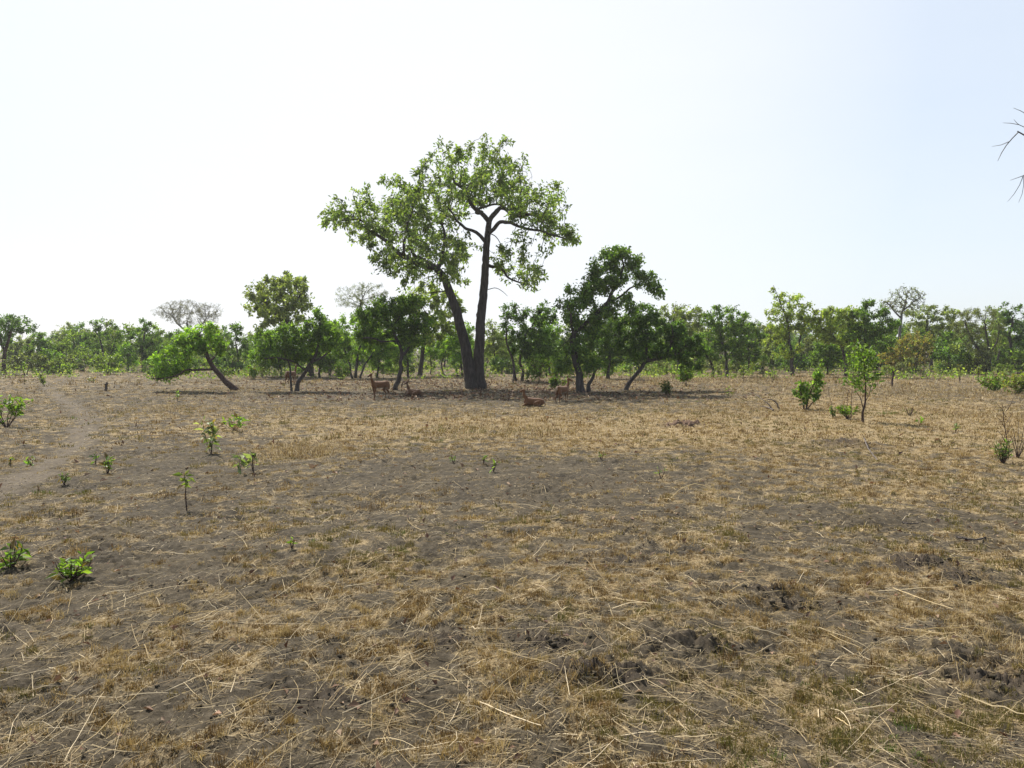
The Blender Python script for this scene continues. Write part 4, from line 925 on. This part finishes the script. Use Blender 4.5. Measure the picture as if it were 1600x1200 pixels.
# crumbs of dug soil
def clods(pts):
    V, Fq = [], []; n0 = 0
    bm = bmesh.new(); bmesh.ops.create_icosphere(bm, subdivisions=1, radius=1); bv = np.array([v.co[:] for v in bm.verts]); bf = np.array([[v.index for v in f.verts] for f in bm.faces]); bm.free()
    for x, y, r in pts:
        z = float(Hgt(np.array([x]), np.array([y]))[0])
        v = bv * (1 + rng.normal(0, .18, (len(bv), 1))) * r * np.array([1.1, 1, .75]) + (x, y, z + r * .2); V.append(v); Fq.append(bf + n0); n0 += len(v)
    return np.concatenate(V), np.concatenate(Fq)
def soil_mat(name, ground=False):
    m, nt, nd, lk = new_mat(name)
    tc = nd.new('ShaderNodeTexCoord')
    def noise(s, det=6, rough=.65, sc_=(1, 1, 1)):
        n = nd.new('ShaderNodeTexNoise'); n.inputs['Scale'].default_value = s; n.inputs['Detail'].default_value = det; n.inputs['Roughness'].default_value = rough
        if sc_ != (1, 1, 1):
            mp = nd.new('ShaderNodeMapping'); mp.inputs['Scale'].default_value = sc_; lk.new(tc.outputs['Object'], mp.inputs[0]); lk.new(mp.outputs[0], n.inputs[0])
        else: lk.new(tc.outputs['Object'], n.inputs[0])
        return n
    def mix(a, b, f, mode='MIX'):
        x = nd.new('ShaderNodeMix'); x.data_type = 'RGBA'; x.blend_type = mode
        for s, v in ((0, f), (6, a), (7, b)):
            if isinstance(v, (int, float)): x.inputs[s].default_value = v
            elif isinstance(v, tuple): x.inputs[s].default_value = (*v, 1)
            else: lk.new(v, x.inputs[s])
        return x.outputs[2]
    n1 = noise(11, 8, .7); n2 = noise(.9, 4); n3 = noise(70, 5, .7)
    r = ramp(nd, [(.3, (.032, .026, .018)), (.5, (.072, .059, .041)), (.72, (.137, .114, .083))]); lk.new(n1.outputs['Fac'], r.inputs[0])
    r2 = ramp(nd, [(.35, (.8, .8, .8)), (.65, (1.14, 1.11, 1.02))]); lk.new(n2.outputs['Fac'], r2.inputs[0])
    col = mix(r.outputs[0], r2.outputs[0], 1.0, 'MULTIPLY')
    r3 = ramp(nd, [(.3, (.65, .65, .65)), (.7, (1.3, 1.3, 1.3))]); lk.new(n3.outputs['Fac'], r3.inputs[0])
    col = mix(col, r3.outputs[0], .8, 'MULTIPLY')
    if ground:
        ac = nd.new('ShaderNodeAttribute'); ac.attribute_name = 'cover'
        ap = nd.new('ShaderNodeAttribute'); ap.attribute_name = 'track'
        ad = nd.new('ShaderNodeAttribute'); ad.attribute_name = 'dig'
        f1 = noise(38, 6, .75, (1, .45, 1)); f2 = noise(9, 6, .7)
        s = nd.new('ShaderNodeMath'); s.operation = 'MULTIPLY_ADD'; s.inputs[1].default_value = .55; lk.new(ac.outputs['Fac'], s.inputs[0])
        ff = nd.new('ShaderNodeMath'); ff.operation = 'MULTIPLY_ADD'; ff.inputs[1].default_value = .55; lk.new(f2.outputs['Fac'], ff.inputs[0]); lk.new(f1.outputs['Fac'], ff.inputs[2]); lk.new(ff.outputs[0], s.inputs[2])
        sr = ramp(nd, [(0, (0, 0, 0)), (1, (1, 1, 1))]); sr.color_ramp.elements[0].position = .88; sr.color_ramp.elements[1].position = 1.0
        mr = nd.new('ShaderNodeMapRange'); mr.inputs['From Min'].default_value = .98; mr.inputs['From Max'].default_value = 1.32; mr.inputs['To Max'].default_value = .8; lk.new(s.outputs[0], mr.inputs['Value'])
        sc2 = ramp(nd, [(.35, (.19, .13, .06)), (.5, (.32, .235, .12)), (.68, (.50, .39, .22))]); lk.new(f1.outputs['Fac'], sc2.inputs[0])
        col = mix(col, sc2.outputs[0], mr.outputs[0])
        col = mix(col, (.215, .175, .13), mix((0, 0, 0), (.36, .36, .36), ap.outputs['Fac']))
        col = mix(col, (.055, .042, .036), mix((0, 0, 0), (.6, .6, .6), ad.outputs['Fac']))
    b = nd.new('ShaderNodeBump'); b.inputs['Strength'].default_value = .9; b.inputs['Distance'].default_value = .012
    nb = noise(55, 8, .75); lk.new(nb.outputs['Fac'], b.inputs['Height'])
    p = nd.new('ShaderNodeBsdfPrincipled'); p.inputs['Roughness'].default_value = .95; p.inputs['Specular IOR Level'].default_value = .1
    lk.new(col, p.inputs['Base Color']); lk.new(b.outputs[0], p.inputs['Normal'])
    o = nd.new('ShaderNodeOutputMaterial'); lk.new(p.outputs[0], o.inputs['Surface'])
    return m
M_SOIL = soil_mat('soil'); M_GROUND = soil_mat('ground_soil', True)
pts = []
for (cx, cy), rx, ry, h in MOUNDS:
    for _ in range(30): pts.append((cx + rng.normal(0, rx * .7), cy - abs(rng.normal(0, ry * .7)), abs(rng.normal(0, .007)) + .004 + .0005 * cy))
x, y = sector(2600, 3.2, 16, 1.0); kk = cover(x, y) < .45
pts += [(a, b, abs(rng.normal(0, .004)) + .003 + .0003 * b) for a, b in zip(x[kk], y[kk])]
V, Fc = clods(pts)
tag(obj('soil_crumbs', fast_mesh('soil_crumbs', V, [Fc], M_SOIL, smooth=False)), 'dark crumbs and clods of broken soil on the bare patches', 'soil', kind='stuff')
gx, gy = G(1066, 664); u, v = np.meshgrid(np.linspace(-1, 1, 70), np.linspace(-1, 1, 50), indexing='ij')
X = gx + u.ravel() * .95; Yd = gy + v.ravel() * .75; q = np.hypot(u, v).ravel() + .35 * perlin(X * 2.2, Yd * 2.2, 81)
Zd = Hgt(X, Yd) + np.where(q < .5, .02, -.12 * (q - .5) / .25) + .13 * perlin(X * 5, Yd * 5, 82) + .11 * perlin(X * 14, Yd * 14, 83) + .05 * perlin(X * 31, Yd * 31, 84)
i = np.arange(69)[:, None] * 50 + np.arange(49)[None]; Fc = np.stack([i, i + 50, i + 51, i + 1], -1).reshape(-1, 4); V = np.stack([X, Yd, Zd], 1)
m_d, nt, nd, lk = new_mat('dung'); p = nd.new('ShaderNodeBsdfPrincipled'); p.inputs['Base Color'].default_value = (.10, .055, .032, 1); p.inputs['Roughness'].default_value = .95
nn = nd.new('ShaderNodeTexNoise'); nn.inputs['Scale'].default_value = 40; rr = ramp(nd, [(.3, (.06, .032, .02)), (.7, (.17, .10, .055))]); lk.new(nn.outputs['Fac'], rr.inputs[0]); lk.new(rr.outputs[0], p.inputs['Base Color'])
oo = nd.new('ShaderNodeOutputMaterial'); lk.new(p.outputs[0], oo.inputs['Surface'])
tag(obj('dung_heap', fast_mesh('dung_heap', V, [Fc], m_d)), 'flat heap of crumbled brown dung in the yellow grass right of centre', 'dung heap')

# ------------------------------------------------------------------ ground sheet
RMAX = 1100
rs = np.concatenate([np.linspace(.4, 2.9, 8), 3.0 * np.exp(np.arange(0, 720) * .0046), np.geomspace(84, RMAX, 26)])
rs = rs[np.concatenate([[True], np.diff(rs) > 1e-3])]
th = np.concatenate([np.linspace(-180, -46, 30)[:-1], np.linspace(-46, 46, 760), np.linspace(46, 180, 30)[1:-1]]) * math.pi / 180
RR, TT = np.meshgrid(rs, th, indexing='ij'); X = (RR * np.sin(TT)).ravel(); Yg = (RR * np.cos(TT)).ravel()
Z = np.where(RR.ravel() < 130, Hgt(X, Yg), H_low(X, Yg))
nr, nt_ = len(rs), len(th)
i = np.arange(nr - 1)[:, None] * nt_; j = np.arange(nt_)[None]; j2 = (j + 1) % nt_
q = np.stack([i + j, i + j2, i + nt_ + j2, i + nt_ + j], -1).reshape(-1, 4)[:, ::-1]
V = np.concatenate([np.stack([X, Yg, Z], 1), [[0, 0, float(Z[:nt_].mean())]]])
tri = np.stack([np.full(nt_, nr * nt_), np.arange(nt_), (np.arange(nt_) + 1) % nt_], 1)[:, ::-1]
Xa, Ya = V[:, 0], V[:, 1]
me = fast_mesh('ground', V, [q, tri], M_GROUND, smooth=True, attrs=dict(cover=cover(Xa, Ya), track=track_mask(Xa, Ya), dig=dig_mask(Xa, Ya)))
tag(obj('ground', me), 'burnt savanna ground of grey-brown soil with dry stubble', 'ground', kind='structure')

# ------------------------------------------------------------------ haze
HZ = 0.00035
bm = bmesh.new(); bmesh.ops.create_cube(bm, size=1)
for v in bm.verts: v.co.x *= 2400; v.co.y *= 2400; v.co.z = -1.6 if v.co.z < 0 else 17.0
mh = bpy.data.meshes.new('haze'); bm.to_mesh(mh); bm.free()
m, nt, nd, lk = new_mat('haze_air'); pv = nd.new('ShaderNodeVolumePrincipled'); pv.inputs['Density'].default_value = HZ; pv.inputs['Color'].default_value = (.93, .95, .98, 1); pv.inputs['Anisotropy'].default_value = .3
ov = nd.new('ShaderNodeOutputMaterial'); lk.new(pv.outputs[0], ov.inputs['Volume']); mh.materials.append(m)
tag(obj('haze', mh), 'thin pale dusty air over the whole field', 'haze', kind='stuff')

# ------------------------------------------------------------------ sun, sky, camera
EL = R(49); hx, hy = -.5, .866
sd = Vector((hx * math.cos(EL), hy * math.cos(EL), math.sin(EL)))
L = bpy.data.lights.new('sun', 'SUN'); L.energy = 5.0; L.angle = R(.55); L.color = (1, .95, .87)
so = bpy.data.objects.new('sun', L); COL.objects.link(so); so.rotation_euler = sd.to_track_quat('Z', 'Y').to_euler(); so.location = (0, 0, 40)
w = bpy.data.worlds.new('World'); sc.world = w; w.use_nodes = True; nt = w.node_tree; nd = nt.nodes; lk = nt.links; nd.clear()
sky = nd.new('ShaderNodeTexSky'); sky.sky_type = 'NISHITA'; sky.sun_disc = False; sky.sun_elevation = EL; sky.sun_rotation = math.atan2(hx, hy); sky.dust_density = 1.3; sky.air_density = 1.0; sky.ozone_density = 1.5
tc = nd.new('ShaderNodeTexCoord')
# a thin high veil of cloud, whiter towards the sun
mp = nd.new('ShaderNodeMapping'); mp.inputs['Scale'].default_value = (1.6, 1.6, 4.5); lk.new(tc.outputs['Generated'], mp.inputs[0])
ns = nd.new('ShaderNodeTexNoise'); ns.inputs['Scale'].default_value = 1.3; ns.inputs['Detail'].default_value = 5; ns.inputs['Roughness'].default_value = .5; lk.new(mp.outputs[0], ns.inputs[0])
dt = nd.new('ShaderNodeVectorMath'); dt.operation = 'DOT_PRODUCT'; lk.new(tc.outputs['Generated'], dt.inputs[0])
vd = Vector((-.12, .95, .28)).normalized(); dt.inputs[1].default_value = vd
mr = nd.new('ShaderNodeMapRange'); mr.inputs['From Min'].default_value = .84; mr.inputs['From Max'].default_value = .99; mr.inputs['To Min'].default_value = .1; mr.inputs['To Max'].default_value = .85; lk.new(dt.outputs['Value'], mr.inputs['Value'])
ma = nd.new('ShaderNodeMath'); ma.operation = 'MULTIPLY_ADD'; ma.inputs[1].default_value = .5; lk.new(ns.outputs['Fac'], ma.inputs[0])
sb = nd.new('ShaderNodeMath'); sb.operation = 'SUBTRACT'; sb.inputs[1].default_value = .22; lk.new(mr.outputs[0], sb.inputs[0]); lk.new(sb.outputs[0], ma.inputs[2]); ma.use_clamp = True
mx = nd.new('ShaderNodeMix'); mx.data_type = 'RGBA'; lk.new(ma.outputs[0], mx.inputs[0]); pb = nd.new('ShaderNodeMix'); pb.data_type = 'RGBA'; pb.inputs[0].default_value = .65; lk.new(sky.outputs[0], pb.inputs[6]); pb.inputs[7].default_value = (6.7, 7.35, 8.1, 1); pr = nd.new('ShaderNodeMapRange'); pr.inputs['From Min'].default_value = .1; pr.inputs['From Max'].default_value = .75; pr.inputs['To Min'].default_value = .12; pr.inputs['To Max'].default_value = .65; lk.new(dt.outputs['Value'], pr.inputs['Value']); lk.new(pr.outputs[0], pb.inputs[0]); lk.new(pb.outputs[2], mx.inputs[6]); mx.inputs[7].default_value = (7.35, 7.5, 7.8, 1)
bg = nd.new('ShaderNodeBackground'); bg.inputs['Strength'].default_value = .095; lk.new(mx.outputs[2], bg.inputs['Color'])
wo = nd.new('ShaderNodeOutputWorld'); lk.new(bg.outputs[0], wo.inputs['Surface'])
cd = bpy.data.cameras.new('camera'); cam = bpy.data.objects.new('camera', cd); COL.objects.link(cam); sc.camera = cam
cd.sensor_width = 36; cd.lens = 36 * F / W; cd.clip_end = 5000; cd.clip_start = .05
cam.location = (0, 0, CAMZ); cam.rotation_euler = (math.pi / 2 - PITCH, 0, 0)
sc.view_settings.view_transform = 'Standard'; sc.view_settings.look = 'None'; sc.view_settings.exposure = .53; sc.view_settings.gamma = 1
cy = sc.cycles; cy.max_bounces = 6; cy.diffuse_bounces = 3; cy.glossy_bounces = 2; cy.transmission_bounces = 4; cy.transparent_max_bounces = 6; cy.volume_bounces = 1
cy.use_denoising = True; cy.denoising_prefilter = 'ACCURATE'
